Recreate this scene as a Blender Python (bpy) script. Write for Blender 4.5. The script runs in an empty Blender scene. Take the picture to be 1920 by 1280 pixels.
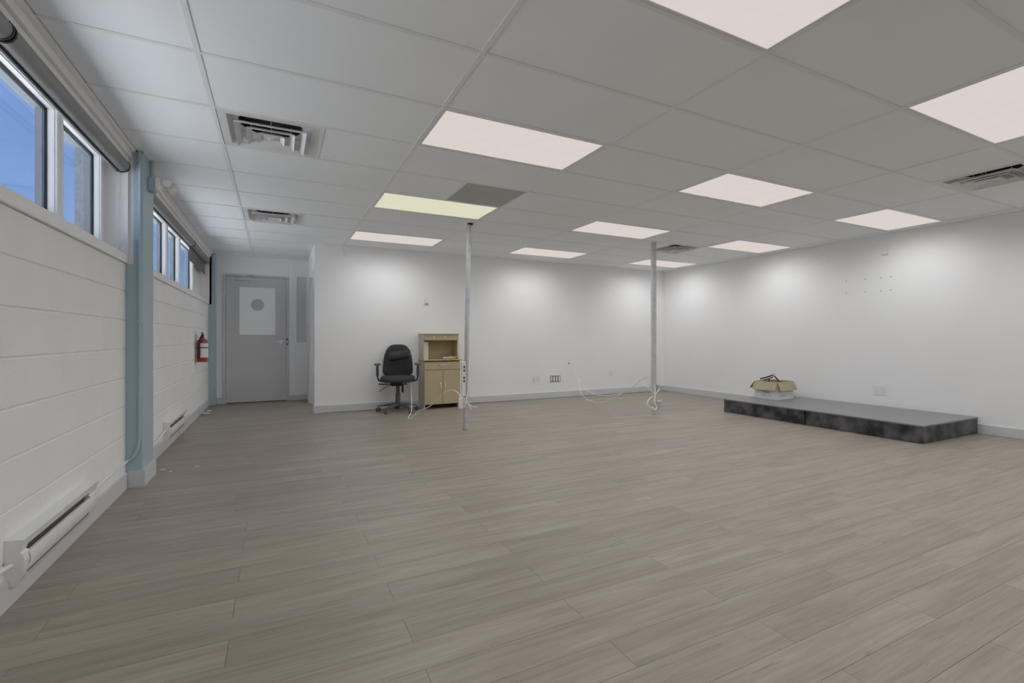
import bpy, bmesh, math, random
from mathutils import Vector, Matrix
random.seed(7)
scene = bpy.context.scene
C = scene.collection
PI = math.pi

# ------------------------------------------------------------------ camera
cd = bpy.data.cameras.new('camera'); cam = bpy.data.objects.new('camera', cd); C.objects.link(cam)
cam.location = (0, 0, 1.085); cam.rotation_euler = (PI/2, 0, -0.46154)
cd.sensor_width = 36.0; cd.lens = 888.4984/1920*36; cd.shift_y = -(640-633.0732)/1920
cd.clip_start = 0.02; cd.clip_end = 500
scene.camera = cam
# ------------------------------------------------------------------ exposure
vs = scene.view_settings
vs.view_transform = 'Standard'; vs.look = 'None'; vs.exposure = 0.0; vs.gamma = 1.0; vs.use_curve_mapping = False
scene.cycles.max_bounces = 16; scene.cycles.diffuse_bounces = 14; scene.cycles.glossy_bounces = 4
scene.cycles.sample_clamp_indirect = 6.0
# ------------------------------------------------------------------ sky and sun
LAMP_W = 4.75          # watts of each small lamp inside a ceiling fixture
SKY = 1.06; SUN = 27.0
FILL_W = 150.0         # watts of each lamp in the added side room, put in to brighten the entry
w = bpy.data.worlds.new('sky'); scene.world = w; w.use_nodes = True
nt = w.node_tree; nt.nodes.clear()
o = nt.nodes.new('ShaderNodeOutputWorld'); bg = nt.nodes.new('ShaderNodeBackground')
tc = nt.nodes.new('ShaderNodeTexCoord'); sx = nt.nodes.new('ShaderNodeSeparateXYZ'); cr = nt.nodes.new('ShaderNodeValToRGB')
nt.links.new(tc.outputs['Generated'], sx.inputs[0]); nt.links.new(sx.outputs['Z'], cr.inputs[0])
nt.links.new(cr.outputs[0], bg.inputs[0]); nt.links.new(bg.outputs[0], o.inputs[0])
cr.color_ramp.elements[0].position = 0.0; cr.color_ramp.elements[0].color = (0.30, 0.47, 0.82, 1)
cr.color_ramp.elements[1].position = 0.75; cr.color_ramp.elements[1].color = (0.11, 0.24, 0.58, 1)
e = cr.color_ramp.elements.new(0.3); e.color = (0.19, 0.34, 0.70, 1)
bg.inputs[1].default_value = SKY
sl = bpy.data.lights.new('sun', 'SUN'); sl.energy = SUN; sl.angle = 0.01; sl.color = (0.97, 0.98, 1.0)
so = bpy.data.objects.new('sun', sl); C.objects.link(so); so.location = (8, -4, 12)
so.rotation_euler = Vector((-0.55, 0.35, -0.9)).to_track_quat('-Z', 'Y').to_euler()

# ------------------------------------------------------------------ materials
def nodes(m):
    m.use_nodes = True; return m.node_tree, m.node_tree.nodes['Principled BSDF']
def mat(name, col, rough=0.6, metal=0.0, spec=0.5, noise=0.0, nscale=6.0, bump=0.0, bscale=60.0, coat=0.0):
    m = bpy.data.materials.new(name); t, p = nodes(m)
    p.inputs['Base Color'].default_value = (*col, 1); p.inputs['Roughness'].default_value = rough
    p.inputs['Metallic'].default_value = metal; p.inputs['Specular IOR Level'].default_value = spec
    if coat: p.inputs['Coat Weight'].default_value = coat
    tcn = None
    if noise or bump:
        tcn = t.nodes.new('ShaderNodeNewGeometry')
    if noise:
        n = t.nodes.new('ShaderNodeTexNoise'); n.inputs['Scale'].default_value = nscale; n.inputs['Detail'].default_value = 5
        t.links.new(tcn.outputs['Position'], n.inputs['Vector'])
        r = t.nodes.new('ShaderNodeValToRGB')
        r.color_ramp.elements[0].position = 0.3; r.color_ramp.elements[1].position = 0.7
        r.color_ramp.elements[0].color = (*[c*(1-noise) for c in col], 1)
        r.color_ramp.elements[1].color = (*[min(1, c*(1+noise)) for c in col], 1)
        t.links.new(n.outputs['Fac'], r.inputs[0]); t.links.new(r.outputs[0], p.inputs['Base Color'])
    if bump:
        n = t.nodes.new('ShaderNodeTexNoise'); n.inputs['Scale'].default_value = bscale; n.inputs['Detail'].default_value = 3
        t.links.new(tcn.outputs['Position'], n.inputs['Vector'])
        b = t.nodes.new('ShaderNodeBump'); b.inputs['Strength'].default_value = bump; b.inputs['Distance'].default_value = 0.004
        t.links.new(n.outputs['Fac'], b.inputs['Height']); t.links.new(b.outputs[0], p.inputs['Normal'])
    return m
def emit(name, col, s):
    m = bpy.data.materials.new(name); m.use_nodes = True; t = m.node_tree; t.nodes.clear()
    oo = t.nodes.new('ShaderNodeOutputMaterial'); em = t.nodes.new('ShaderNodeEmission')
    n = t.nodes.new('ShaderNodeTexNoise'); n.inputs['Scale'].default_value = 9; g = t.nodes.new('ShaderNodeNewGeometry')
    t.links.new(g.outputs['Position'], n.inputs['Vector'])
    r = t.nodes.new('ShaderNodeValToRGB')
    r.color_ramp.elements[0].color = (*[c*0.96 for c in col], 1); r.color_ramp.elements[1].color = (*[c*1.04 for c in col], 1)
    t.links.new(n.outputs['Fac'], r.inputs[0]); t.links.new(r.outputs[0], em.inputs[0])
    em.inputs[1].default_value = s; t.links.new(em.outputs[0], oo.inputs[0]); return m

WALL = mat('white_wall_paint', (0.88, 0.88, 0.88), 0.55, noise=0.012, nscale=1.3, bump=0.05, bscale=90, spec=0.3)
BLOCK = mat('white_block_paint', (0.88, 0.88, 0.88), 0.6, noise=0.02, nscale=3, bump=0.35, bscale=45, spec=0.3)
MORTAR = mat('painted_mortar', (0.80, 0.80, 0.80), 0.7, bump=0.3, bscale=80, spec=0.2)
TILE = mat('ceiling_tile', (0.91, 0.94, 0.98), 0.9, noise=0.02, nscale=2.2, bump=0.10, bscale=140, spec=0.1)
TEE = mat('ceiling_tee_paint', (0.83, 0.85, 0.87), 0.5, spec=0.3)
GREYTILE = mat('grey_tile', (0.52, 0.52, 0.52), 0.8, noise=0.03, nscale=5, spec=0.2)
BASEB = mat('grey_baseboard', (0.63, 0.64, 0.66), 0.45, noise=0.02, nscale=4, spec=0.4)
WTRIM = mat('white_trim', (0.91, 0.91, 0.91), 0.4, noise=0.01, spec=0.4)
VINYL = mat('white_vinyl', (0.92, 0.92, 0.91), 0.35, noise=0.01, spec=0.4)
FRAMEOUT = mat('weathered_outer_frame', (0.20, 0.225, 0.26), 0.5, noise=0.06)
GASKET = mat('black_gasket', (0.02, 0.02, 0.03), 0.6, noise=0.1)
STUCCO = mat('grey_stucco', (0.30, 0.31, 0.33), 0.9, noise=0.2, nscale=30, bump=0.6, bscale=60)
BLUE = mat('blue_column_paint', (0.42, 0.54, 0.60), 0.4, noise=0.02, nscale=4, bump=0.06, bscale=60, spec=0.4)
BLIND = mat('grey_blind_fabric', (0.30, 0.30, 0.30), 0.55, noise=0.03, nscale=20)
SHADE = mat('dark_shade_fabric', (0.20, 0.20, 0.20), 0.8, noise=0.04, nscale=40)
BLACK = mat('black_plastic', (0.015, 0.015, 0.016), 0.45, noise=0.1)
DARK = mat('dark_void', (0.03, 0.03, 0.03), 0.9, noise=0.1)
HEAT = mat('white_heater_enamel', (0.80, 0.80, 0.80), 0.35, noise=0.015, nscale=8, spec=0.5)
FIN = mat('heater_fins', (0.30, 0.30, 0.31), 0.5, metal=0.4, noise=0.1, nscale=30)
DOORG = mat('grey_door_paint', (0.58, 0.58, 0.59), 0.4, noise=0.015, nscale=3, spec=0.4)
FRAMEG = mat('grey_door_frame_paint', (0.60, 0.60, 0.61), 0.4, noise=0.015, nscale=3, spec=0.4)
FILM = mat('white_window_film', (0.92, 0.92, 0.92), 0.5, noise=0.01, nscale=5)
HOLE = mat('blue_grey_glass', (0.50, 0.58, 0.62), 0.35, noise=0.05, nscale=25)
CHROME = mat('satin_chrome', (0.86, 0.86, 0.86), 0.38, metal=0.85, noise=0.03)
STEEL = mat('galvanised_steel', (0.62, 0.64, 0.66), 0.38, metal=0.6, noise=0.10, nscale=14, bump=0.05)
PLATE = mat('white_plastic_plate', (0.82, 0.82, 0.81), 0.35, noise=0.01)
CABLE = mat('cream_cable', (0.84, 0.82, 0.74), 0.4, noise=0.03, nscale=30)
CABLEW = mat('white_cable', (0.88, 0.88, 0.87), 0.4, noise=0.02, nscale=30)
OUT_DK = mat('dark_slot', (0.06, 0.06, 0.06), 0.6, noise=0.1)
RED = mat('red_extinguisher_paint', (0.30, 0.028, 0.015), 0.3, noise=0.06, nscale=20, coat=0.5)
LABELW = mat('white_label', (0.75, 0.76, 0.74), 0.5, noise=0.03, nscale=40)
NAVY = mat('navy_strap', (0.012, 0.012, 0.035), 0.5, noise=0.1)
FABRIC = mat('black_chair_fabric', (0.055, 0.055, 0.058), 0.9, noise=0.2, nscale=60, bump=0.3, bscale=300, spec=0.2)
PILLOWM = mat('dark_pillow_cloth', (0.022, 0.022, 0.024), 0.75, noise=0.25, nscale=25, bump=0.3, bscale=80)
CHPLAST = mat('charcoal_plastic', (0.085, 0.085, 0.09), 0.42, noise=0.08, nscale=30)
ARMPAD = mat('grey_arm_pad', (0.11, 0.11, 0.115), 0.5, noise=0.15, nscale=50)
KRAFT = mat('kraft_cardboard', (0.43, 0.375, 0.25), 0.85, noise=0.05, nscale=15)
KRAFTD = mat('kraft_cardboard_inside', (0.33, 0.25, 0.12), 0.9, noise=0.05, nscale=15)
BOXW = mat('white_box_print', (0.78, 0.78, 0.78), 0.6, noise=0.03, nscale=12)
INK = mat('grey_print', (0.30, 0.30, 0.31), 0.7, noise=0.2, nscale=60)
TAN = mat('tan_melamine', (0.52, 0.42, 0.26), 0.45, noise=0.03, nscale=5)
TAND = mat('tan_melamine_back', (0.52, 0.43, 0.26), 0.6, noise=0.03, nscale=5)
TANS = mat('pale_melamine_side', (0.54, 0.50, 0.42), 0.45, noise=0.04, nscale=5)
YEL = mat('yellow_plastic', (0.72, 0.66, 0.16), 0.4, noise=0.15, nscale=30)
PALEBLUE = mat('pale_blue_plastic', (0.55, 0.68, 0.74), 0.4, noise=0.1, nscale=30)
SHEET = mat('cream_board', (0.74, 0.71, 0.60), 0.6, noise=0.03)
STAGETOP = mat('stage_top', (0.225, 0.225, 0.23), 0.38, noise=0.08, nscale=3, bump=0.04, spec=0.6)
CRUMB = mat('white_plaster', (0.8, 0.79, 0.76), 0.9, noise=0.05)
VENTM = mat('vent_enamel', (0.76, 0.76, 0.77), 0.4, noise=0.02)
GROUND = mat('pale_concrete_ground', (0.58, 0.58, 0.58), 0.9, noise=0.08, nscale=0.4)
DIFF = emit('lit_diffuser', (0.70, 0.635, 0.595), 1.0)
DIFFY = emit('lit_diffuser_yellowed', (0.72, 0.70, 0.52), 1.0)

# scuffed black side panels of the stage: stains with shapes of their own
STAGESIDE = bpy.data.materials.new('scuffed_black_board'); t, p = nodes(STAGESIDE)
g = t.nodes.new('ShaderNodeNewGeometry'); n1 = t.nodes.new('ShaderNodeTexNoise'); n1.inputs['Scale'].default_value = 7; n1.inputs['Detail'].default_value = 8
n2 = t.nodes.new('ShaderNodeTexNoise'); n2.inputs['Scale'].default_value = 40; n2.inputs['Detail'].default_value = 4
n3 = t.nodes.new('ShaderNodeTexNoise'); n3.inputs['Scale'].default_value = 0.7; n3.inputs['Detail'].default_value = 1
for n in (n1, n2, n3): t.links.new(g.outputs['Position'], n.inputs['Vector'])
r = t.nodes.new('ShaderNodeValToRGB'); r.color_ramp.elements[0].position = 0.38; r.color_ramp.elements[0].color = (0.016, 0.016, 0.018, 1)
r.color_ramp.elements[1].position = 0.68; r.color_ramp.elements[1].color = (0.13, 0.13, 0.135, 1)
t.links.new(n1.outputs['Fac'], r.inputs[0])
r2 = t.nodes.new('ShaderNodeValToRGB'); r2.color_ramp.elements[0].position = 0.71; r2.color_ramp.elements[0].color = (0, 0, 0, 1)
r2.color_ramp.elements[1].position = 0.76; r2.color_ramp.elements[1].color = (0.12, 0.12, 0.12, 1)
t.links.new(n2.outputs['Fac'], r2.inputs[0])
mx = t.nodes.new('ShaderNodeMix'); mx.data_type = 'RGBA'; mx.blend_type = 'ADD'; mx.inputs[0].default_value = 1
t.links.new(r.outputs[0], mx.inputs[6]); t.links.new(r2.outputs[0], mx.inputs[7]); t.links.new(mx.outputs[2], p.inputs['Base Color'])
p.inputs['Roughness'].default_value = 0.42

# glass: thin pane
GLASS = bpy.data.materials.new('window_glass'); GLASS.use_nodes = True; t = GLASS.node_tree; t.nodes.clear()
oo = t.nodes.new('ShaderNodeOutputMaterial'); tr = t.nodes.new('ShaderNodeBsdfTransparent'); gl = t.nodes.new('ShaderNodeBsdfGlossy')
gl.inputs['Roughness'].default_value = 0.02; lw = t.nodes.new('ShaderNodeLayerWeight'); fp = t.nodes.new('ShaderNodeMath'); fp.operation = 'POWER'; fp.inputs[1].default_value = 4.0; t.links.new(lw.outputs['Facing'], fp.inputs[0]); fr = t.nodes.new('ShaderNodeMath'); fr.operation = 'MULTIPLY_ADD'; fr.inputs[1].default_value = 0.30; fr.inputs[2].default_value = 0.02; t.links.new(fp.outputs[0], fr.inputs[0])
ms = t.nodes.new('ShaderNodeMixShader'); tr.inputs[0].default_value = (0.95, 0.97, 0.97, 1)
t.links.new(fr.outputs[0], ms.inputs[0]); t.links.new(tr.outputs[0], ms.inputs[1]); t.links.new(gl.outputs[0], ms.inputs[2]); t.links.new(ms.outputs[0], oo.inputs[0])

# vinyl plank floor: grain runs along X, each plank has its own tone and grain offset
FLOOR = bpy.data.materials.new('greige_vinyl_plank'); t, p = nodes(FLOOR)
g = t.nodes.new('ShaderNodeNewGeometry'); oi = t.nodes.new('ShaderNodeObjectInfo')
ad = t.nodes.new('ShaderNodeMath'); ad.operation = 'ADD'; t.links.new(oi.outputs['Random'], ad.inputs[0]); t.links.new(g.outputs['Random Per Island'], ad.inputs[1])
fc = t.nodes.new('ShaderNodeMath'); fc.operation = 'FRACT'; t.links.new(ad.outputs[0], fc.inputs[0])
mul = t.nodes.new('ShaderNodeMath'); mul.operation = 'MULTIPLY'; mul.inputs[1].default_value = 57.0; t.links.new(fc.outputs[0], mul.inputs[0])
cx = t.nodes.new('ShaderNodeCombineXYZ'); t.links.new(mul.outputs[0], cx.inputs[0]); t.links.new(mul.outputs[0], cx.inputs[2])
va = t.nodes.new('ShaderNodeVectorMath'); va.operation = 'ADD'; t.links.new(g.outputs['Position'], va.inputs[0]); t.links.new(cx.outputs[0], va.inputs[1])
def stretched(sx_, sy_, scale, detail, dist=0.0, rough=0.6):
    mp = t.nodes.new('ShaderNodeMapping'); mp.inputs['Scale'].default_value = (sx_, sy_, 1)
    t.links.new(va.outputs[0], mp.inputs['Vector'])
    n = t.nodes.new('ShaderNodeTexNoise'); n.inputs['Scale'].default_value = scale; n.inputs['Detail'].default_value = detail
    n.inputs['Distortion'].default_value = dist; n.inputs['Roughness'].default_value = rough
    t.links.new(mp.outputs[0], n.inputs['Vector']); return n
na = stretched(0.9, 9.0, 1.6, 4, 0.5)
nb = stretched(1.6, 34.0, 2.2, 6, 0.3)
nc = stretched(2.6, 30.0, 1.5, 5, 1.6)
ra = t.nodes.new('ShaderNodeValToRGB'); ra.color_ramp.elements[0].position = 0.30; ra.color_ramp.elements[1].position = 0.70
ra.color_ramp.elements[0].color = (0.285, 0.247, 0.198, 1); ra.color_ramp.elements[1].color = (0.375, 0.335, 0.281, 1)
t.links.new(na.outputs['Fac'], ra.inputs[0])
rb = t.nodes.new('ShaderNodeValToRGB'); rb.color_ramp.elements[0].position = 0.33; rb.color_ramp.elements[1].position = 0.62
rb.color_ramp.elements[0].color = (0.86, 0.855, 0.85, 1); rb.color_ramp.elements[1].color = (1.02, 1.02, 1.02, 1)
t.links.new(nb.outputs['Fac'], rb.inputs[0])
rc = t.nodes.new('ShaderNodeValToRGB'); rc.color_ramp.elements[0].position = 0.27; rc.color_ramp.elements[1].position = 0.36
rc.color_ramp.elements[0].color = (0.72, 0.70, 0.68, 1); rc.color_ramp.elements[1].color = (1, 1, 1, 1)
t.links.new(nc.outputs['Fac'], rc.inputs[0])
def mulc(a, b):
    m = t.nodes.new('ShaderNodeMix'); m.data_type = 'RGBA'; m.blend_type = 'MULTIPLY'; m.inputs[0].default_value = 1
    t.links.new(a, m.inputs[6]); t.links.new(b, m.inputs[7]); return m.outputs[2]
tone = t.nodes.new('ShaderNodeMapRange'); tone.inputs['To Min'].default_value = 0.93; tone.inputs['To Max'].default_value = 1.06
t.links.new(fc.outputs[0], tone.inputs['Value'])
cmb = t.nodes.new('ShaderNodeCombineXYZ')
for k in range(3): t.links.new(tone.outputs[0], cmb.inputs[k])
col = mulc(mulc(mulc(ra.outputs[0], rb.outputs[0]), rc.outputs[0]), cmb.outputs[0])
t.links.new(col, p.inputs['Base Color'])
p.inputs['Roughness'].default_value = 0.42; p.inputs['Specular IOR Level'].default_value = 0.35
bp = t.nodes.new('ShaderNodeBump'); bp.inputs['Strength'].default_value = 0.12; bp.inputs['Distance'].default_value = 0.002
t.links.new(nb.outputs['Fac'], bp.inputs['Height']); t.links.new(bp.outputs[0], p.inputs['Normal'])
SUBFL = mat('dark_floor_joint', (0.10, 0.085, 0.07), 0.9, noise=0.1)

# ------------------------------------------------------------------ mesh helpers
def B(): return bmesh.new()
def box(bm, x0, x1, y0, y1, z0, z1, bev=0.0, seg=1):
    r = bmesh.ops.create_cube(bm, size=1)['verts']
    bmesh.ops.scale(bm, vec=(abs(x1-x0), abs(y1-y0), abs(z1-z0)), verts=r)
    bmesh.ops.translate(bm, vec=((x0+x1)/2, (y0+y1)/2, (z0+z1)/2), verts=r)
    if bev > 0:
        es = list({e for v in r for e in v.link_edges})
        bmesh.ops.bevel(bm, geom=es, offset=bev, segments=seg, affect='EDGES', profile=0.5)
    return bm
def bx(*a, **k): return box(B(), *a, **k)
def cyl(bm, a, b, r0, r1=None, n=20, caps=True):
    a, b = Vector(a), Vector(b); d = b-a; r1 = r0 if r1 is None else r1
    M = Matrix.Translation((a+b)/2) @ d.to_track_quat('Z', 'Y').to_matrix().to_4x4()
    bmesh.ops.create_cone(bm, cap_ends=caps, segments=n, radius1=r0, radius2=r1, depth=d.length, matrix=M)
    return bm
def smooth_path(pts, sub=6):
    P = [Vector(p) for p in pts]; out = []
    for i in range(len(P)-1):
        p0 = P[max(i-1, 0)]; p1 = P[i]; p2 = P[i+1]; p3 = P[min(i+2, len(P)-1)]
        for k in range(sub):
            s = k/sub
            out.append(0.5*((2*p1)+(-p0+p2)*s+(2*p0-5*p1+4*p2-p3)*s*s+(-p0+3*p1-3*p2+p3)*s**3))
    out.append(P[-1]); return out
def tube(bm, pts, r, n=8, sub=6, radii=None):
    P = smooth_path(pts, sub) if sub > 1 else [Vector(p) for p in pts]
    up = Vector((0, 0, 1)); rings = []
    for i, q in enumerate(P):
        tdir = (P[min(i+1, len(P)-1)]-P[max(i-1, 0)]).normalized()
        if abs(tdir.dot(up)) > 0.97: up = Vector((1, 0, 0)) if abs(tdir.x) < 0.9 else Vector((0, 1, 0))
        s = tdir.cross(up).normalized(); u = s.cross(tdir).normalized(); up = u
        rr = r if radii is None else radii[min(int(i/len(P)*len(radii)), len(radii)-1)]
        rings.append([bm.verts.new(q+rr*(math.cos(2*PI*k/n)*s+math.sin(2*PI*k/n)*u)) for k in range(n)])
    for a, b in zip(rings, rings[1:]):
        for k in range(n): bm.faces.new((a[k], a[(k+1) % n], b[(k+1) % n], b[k]))
    bm.faces.new(rings[0][::-1]); bm.faces.new(rings[-1]); return bm
def prism_y(bm, prof, y0, y1):      # prof: closed list of (x,z)
    a = [bm.verts.new((x, y0, z)) for x, z in prof]; b = [bm.verts.new((x, y1, z)) for x, z in prof]
    n = len(prof)
    for k in range(n): bm.faces.new((a[k], a[(k+1) % n], b[(k+1) % n], b[k]))
    bm.faces.new(a[::-1]); bm.faces.new(b); return bm
def prism_x(bm, prof, x0, x1):      # prof: closed list of (y,z)
    a = [bm.verts.new((x0, y, z)) for y, z in prof]; b = [bm.verts.new((x1, y, z)) for y, z in prof]
    n = len(prof)
    for k in range(n): bm.faces.new((a[k], a[(k+1) % n], b[(k+1) % n], b[k]))
    bm.faces.new(a[::-1]); bm.faces.new(b); return bm
def lathe(bm, prof, cx_=0, cy_=0, n=24):   # prof: (r,z) from bottom to top
    rings = []
    for r, z in prof:
        rings.append([bm.verts.new((cx_+r*math.cos(2*PI*k/n), cy_+r*math.sin(2*PI*k/n), z)) for k in range(n)])
    for a, b in zip(rings, rings[1:]):
        for k in range(n): bm.faces.new((a[k], a[(k+1) % n], b[(k+1) % n], b[k]))
    bm.faces.new(rings[0][::-1]); bm.faces.new(rings[-1]); return bm
def obj(name, bm, m, parent=None, smooth=False, local=False, mesh=None):
    if mesh is None:
        bmesh.ops.recalc_face_normals(bm, faces=bm.faces[:])
        if parent is not None and not local:
            off = parent_loc(parent)
            bmesh.ops.translate(bm, vec=-off, verts=bm.verts[:])
        me = bpy.data.meshes.new(name); bm.to_mesh(me); bm.free()
        if smooth: 
            for f in me.polygons: f.use_smooth = True
            try: me.set_sharp_from_angle(angle=math.radians(38))
            except Exception: pass
        me.materials.append(m)
    else: me = mesh
    o = bpy.data.objects.new(name, me); C.objects.link(o)
    if parent is not None: o.parent = parent
    return o
def parent_loc(p):
    v = Vector((0, 0, 0))
    while p is not None:
        v = v+Vector(p.location); p = p.parent
    return v
def tag(o, label, cat, group=None):
    o['label'] = label; o['category'] = cat
    if group: o['group'] = group
    return o
def thing(name, label, cat, loc=(0, 0, 0), rz=0, group=None):
    o = bpy.data.objects.new(name, None); C.objects.link(o); o.location = loc; o.rotation_euler = (0, 0, rz)
    o.empty_display_size = 0.1
    return tag(o, label, cat, group)
def struct(name, bm, m, label=None, **k):
    o = obj(name, bm, m, **k); o['kind'] = 'structure'
    if label: o['label'] = label
    return o
def center(bm, loc):   # move a world-space bmesh so that its object origin can sit at loc
    bmesh.ops.translate(bm, vec=-Vector(loc), verts=bm.verts[:]); return bm

# ------------------------------------------------------------------ room dimensions
H = 2.444
XL, XR, YB, YE, YN, XP = -0.975, 7.15, 7.35, 9.08, -5.6, 0.49

# ---- ground outside
gb = bx(-60, -1.25, -60, 60, -0.35, -0.30); struct('ground', gb, GROUND, 'pale concrete ground outside the windows')

# ---- floor with individual planks
fb = bx(XL-0.25, XR+0.2, YN-0.2, YE+0.2, -0.10, -0.005)
floor = struct('floor', fb, SUBFL, 'greige wood-look vinyl plank floor')
PW, PL = 0.1525, 1.2185
cells = []
row = 0
k0 = -43
for k in range(k0, 60):
    y0 = 0.9075+PW*k; y1 = y0+PW
    if y0 > YE: break
    if y1 < YN: continue
    odd = (k % 2 == 0)
    xs = (-0.152 if odd else 0.437)
    if k > 14: xs += random.uniform(-0.12, 0.12)
    xstart = xs-3*PL
    for j in range(12):
        x0 = xstart+j*PL; x1 = x0+PL
        xa, xb = max(x0, XL-0.01), min(x1, XR+0.01)
        if xb-xa < 0.03: continue
        ya, yb = max(y0, YN), min(y1, YE)
        if yb > YB+0.02:
            xb = min(xb, XP+0.08)
            if xb-xa < 0.03: continue
        cells.append((xa, xb, ya, yb))
def view_size(c):
    mx_, my_ = (c[0]+c[1])/2, (c[2]+c[3])/2
    best = 0
    for X in (c[0], mx_, c[1]):
        d = X*math.sin(0.46154)+my_*math.cos(0.46154); r = X*math.cos(0.46154)-my_*math.sin(0.46154)
        if d > 0.3 and abs(888.5*r/d) < 990 and 888.5*1.085/d < 680: best = max(best, (c[1]-c[0])*(c[3]-c[2])*1.085/d**3)
    return best
cells.sort(key=view_size, reverse=True)
G_ = 0.0006
cache = {}
for c in cells[:295]:
    L, W = round(c[1]-c[0], 4), round(c[3]-c[2], 4)
    if (L, W) not in cache:
        b = bx(-L/2+G_, L/2-G_, -W/2+G_, W/2-G_, -0.006, 0.0)
        me = bpy.data.meshes.new('plank'); b.to_mesh(me); b.free(); me.materials.append(FLOOR); cache[(L, W)] = me
    o = obj('plank', None, None, floor, mesh=cache[(L, W)]); o.location = ((c[0]+c[1])/2, (c[2]+c[3])/2, 0)
b = B()
for c in cells[295:]: box(b, c[0]+G_, c[1]-G_, c[2]+G_, c[3]-G_, -0.006, 0.0)
o = obj('far_planks', b, FLOOR, floor); o['kind'] = 'stuff'

# ---- ceiling: slab, tees, tiles
ceil = struct('ceiling', bx(XL-0.3, XR+0.2, YN-0.2, YE+0.2, H+0.14, H+0.24), DARK, 'suspended ceiling of white lay-in tiles')
XLC = -0.912
gx = [XLC]+[0.8825+1.2192*i for i in range(-1, 6)]+[XR]
gy0 = 2.6895; RP = 0.5982
gy = [YN]+[gy0+RP*j for j in range(-14, 11) if gy0+RP*j > YN+0.05 and gy0+RP*j < YE-0.05]+[YE]
lights = {(0, -3), (0, 0), (0, 3), (0, 6), (2, -3), (2, 0), (2, 3), (2, 6), (4, -3), (4, 0), (4, 3), (4, 6), (0, -6), (2, -6), (4, -6), (0, -9), (2, -9), (4, -9), (0, -12), (2, -12), (4, -12)}
vents = {(-1, 1): 0, (-1, 5): 0, (3, -2): 1, (3, 4): 1}     # cell -> which half of the cell
def jrow(y): return round((y-gy0)/RP) if abs((y-gy0)/RP-round((y-gy0)/RP)) < 0.05 else None
TG = 0.006
tcache = {}
def tile(x0, x1, y0, y1, m=TILE, label=None):
    L, W = round(x1-x0-2*TG, 4), round(y1-y0-2*TG, 4)
    if L < 0.03 or W < 0.03: return
    key = (L, W, m.name)
    if key not in tcache:
        b = bx(-L/2, L/2, -W/2, W/2, 0, 0.014); me = bpy.data.meshes.new('ceiling_tile'); b.to_mesh(me); b.free(); me.materials.append(m); tcache[key] = me
    o = obj('ceiling_tile', None, None, ceil, mesh=tcache[key])
    o.location = ((x0+x1)/2, (y0+y1)/2, H+0.003+random.uniform(0, 0.0008))
    if label: o['label'] = label
for a in range(len(gx)-1):
    i = a-2
    for bb in range(len(gy)-1):
        y0, y1 = gy[bb], gy[bb+1]; x0, x1 = gx[a], gx[a+1]
        j = jrow(y0)
        if y0 > YB-0.02:
            x1 = min(x1, XP)
            if x1 <= x0: continue
        elif y1 > YB+0.02 and x0 > XP: y1 = YB
        if j is not None and (i, j) in lights: continue
        if j is not None and (i, j) in vents:
            xm = x0+0.6096
            if vents[(i, j)] == 0: tile(xm, x1, y0, y1)
            else: tile(x0, xm, y0, y1)
            continue
        if (i, j) == (0, 2):
            xm = x0+0.6096; tile(x0, xm, y0, y1); tile(xm, x1, y0, y1, GREYTILE, 'dark grey half tile'); continue
        tile(x0, x1, y0, y1)
def tee(b, x0, x1, y0, y1, along):
    box(b, x0, x1, y0, y1, H, H+0.0025)
    if along == 'y': xm = (x0+x1)/2; box(b, xm-0.001, xm+0.001, y0, y1, H+0.0025, H+0.03)
    else: ym = (y0+y1)/2; box(b, x0, x1, ym-0.001, ym+0.001, H+0.0025, H+0.03)
for x in gx[1:-1]:
    ye = YE if x < XP else YB
    b = B(); tee(b, x-0.012, x+0.012, YN, ye, 'y'); obj('tee_bar', b, TEE, ceil)
for a in range(len(gx)-1):
    for y in gy[1:-1]:
        x0, x1 = gx[a]+0.012, gx[a+1]-0.012
        if y > YB-0.02:
            x1 = min(x1, XP)
            if x1 <= x0: continue
        b = B(); tee(b, x0 if a else XLC, x1, y-0.012, y+0.012, 'x'); obj('cross_tee', b, TEE, ceil)
for (i, j) in list(vents)+[(0, 2)]:
    xm = 0.8825+1.2192*i+0.6096
    b = B(); tee(b, xm-0.012, xm+0.012, gy0+RP*j+0.012, gy0+RP*(j+1)-0.012, 'y'); obj('cross_tee', b, TEE, ceil)
# wall angles round the ceiling edge
wa = bx(XR-0.022, XR, YN, YB, H-0.002, H+0.02); struct('trim_1', wa, TEE)
wa = bx(XP, XR-0.022, YB-0.022, YB, H-0.002, H+0.02); struct('trim_2', wa, TEE)
wa = bx(XLC, XP, YE-0.022, YE, H-0.002, H+0.02); struct('trim_3', wa, TEE)
wa = bx(XP-0.022, XP, YB, YE-0.022, H-0.002, H+0.02); struct('trim_4', wa, TEE)

# ---- walls
struct('wall_right', bx(XR, XR+0.15, YN-0.15, YB+0.15, 0, H+0.14), WALL, 'long plain white wall on the right')
struct('wall_back', bx(XP+0.1, XR, YB, YB+0.15, 0, H+0.14), WALL, 'plain white wall at the end of the room')
struct('wall_near', bx(XL-0.2, XR+0.15, YN-0.15, YN, 0, H+0.14), WALL)
DY0, DY1, DZ = 7.53, 8.52, 2.10
b = B(); box(b, XP, XP+0.10, YB, DY0, 0, H+0.14); box(b, XP, XP+0.10, DY1, YE, 0, H+0.14); box(b, XP, XP+0.10, DY0, DY1, DZ, H+0.14)
struct('wall_partition', b, WALL, 'short white return wall with a doorway beside the grey door')
EX0, EX1 = -0.785, 0.195      # entry door frame
b = B(); box(b, XL-0.26, EX0, YE, YE+0.14, 0, H+0.14); box(b, EX0, EX1, YE, YE+0.14, 2.142, H+0.14)
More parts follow.
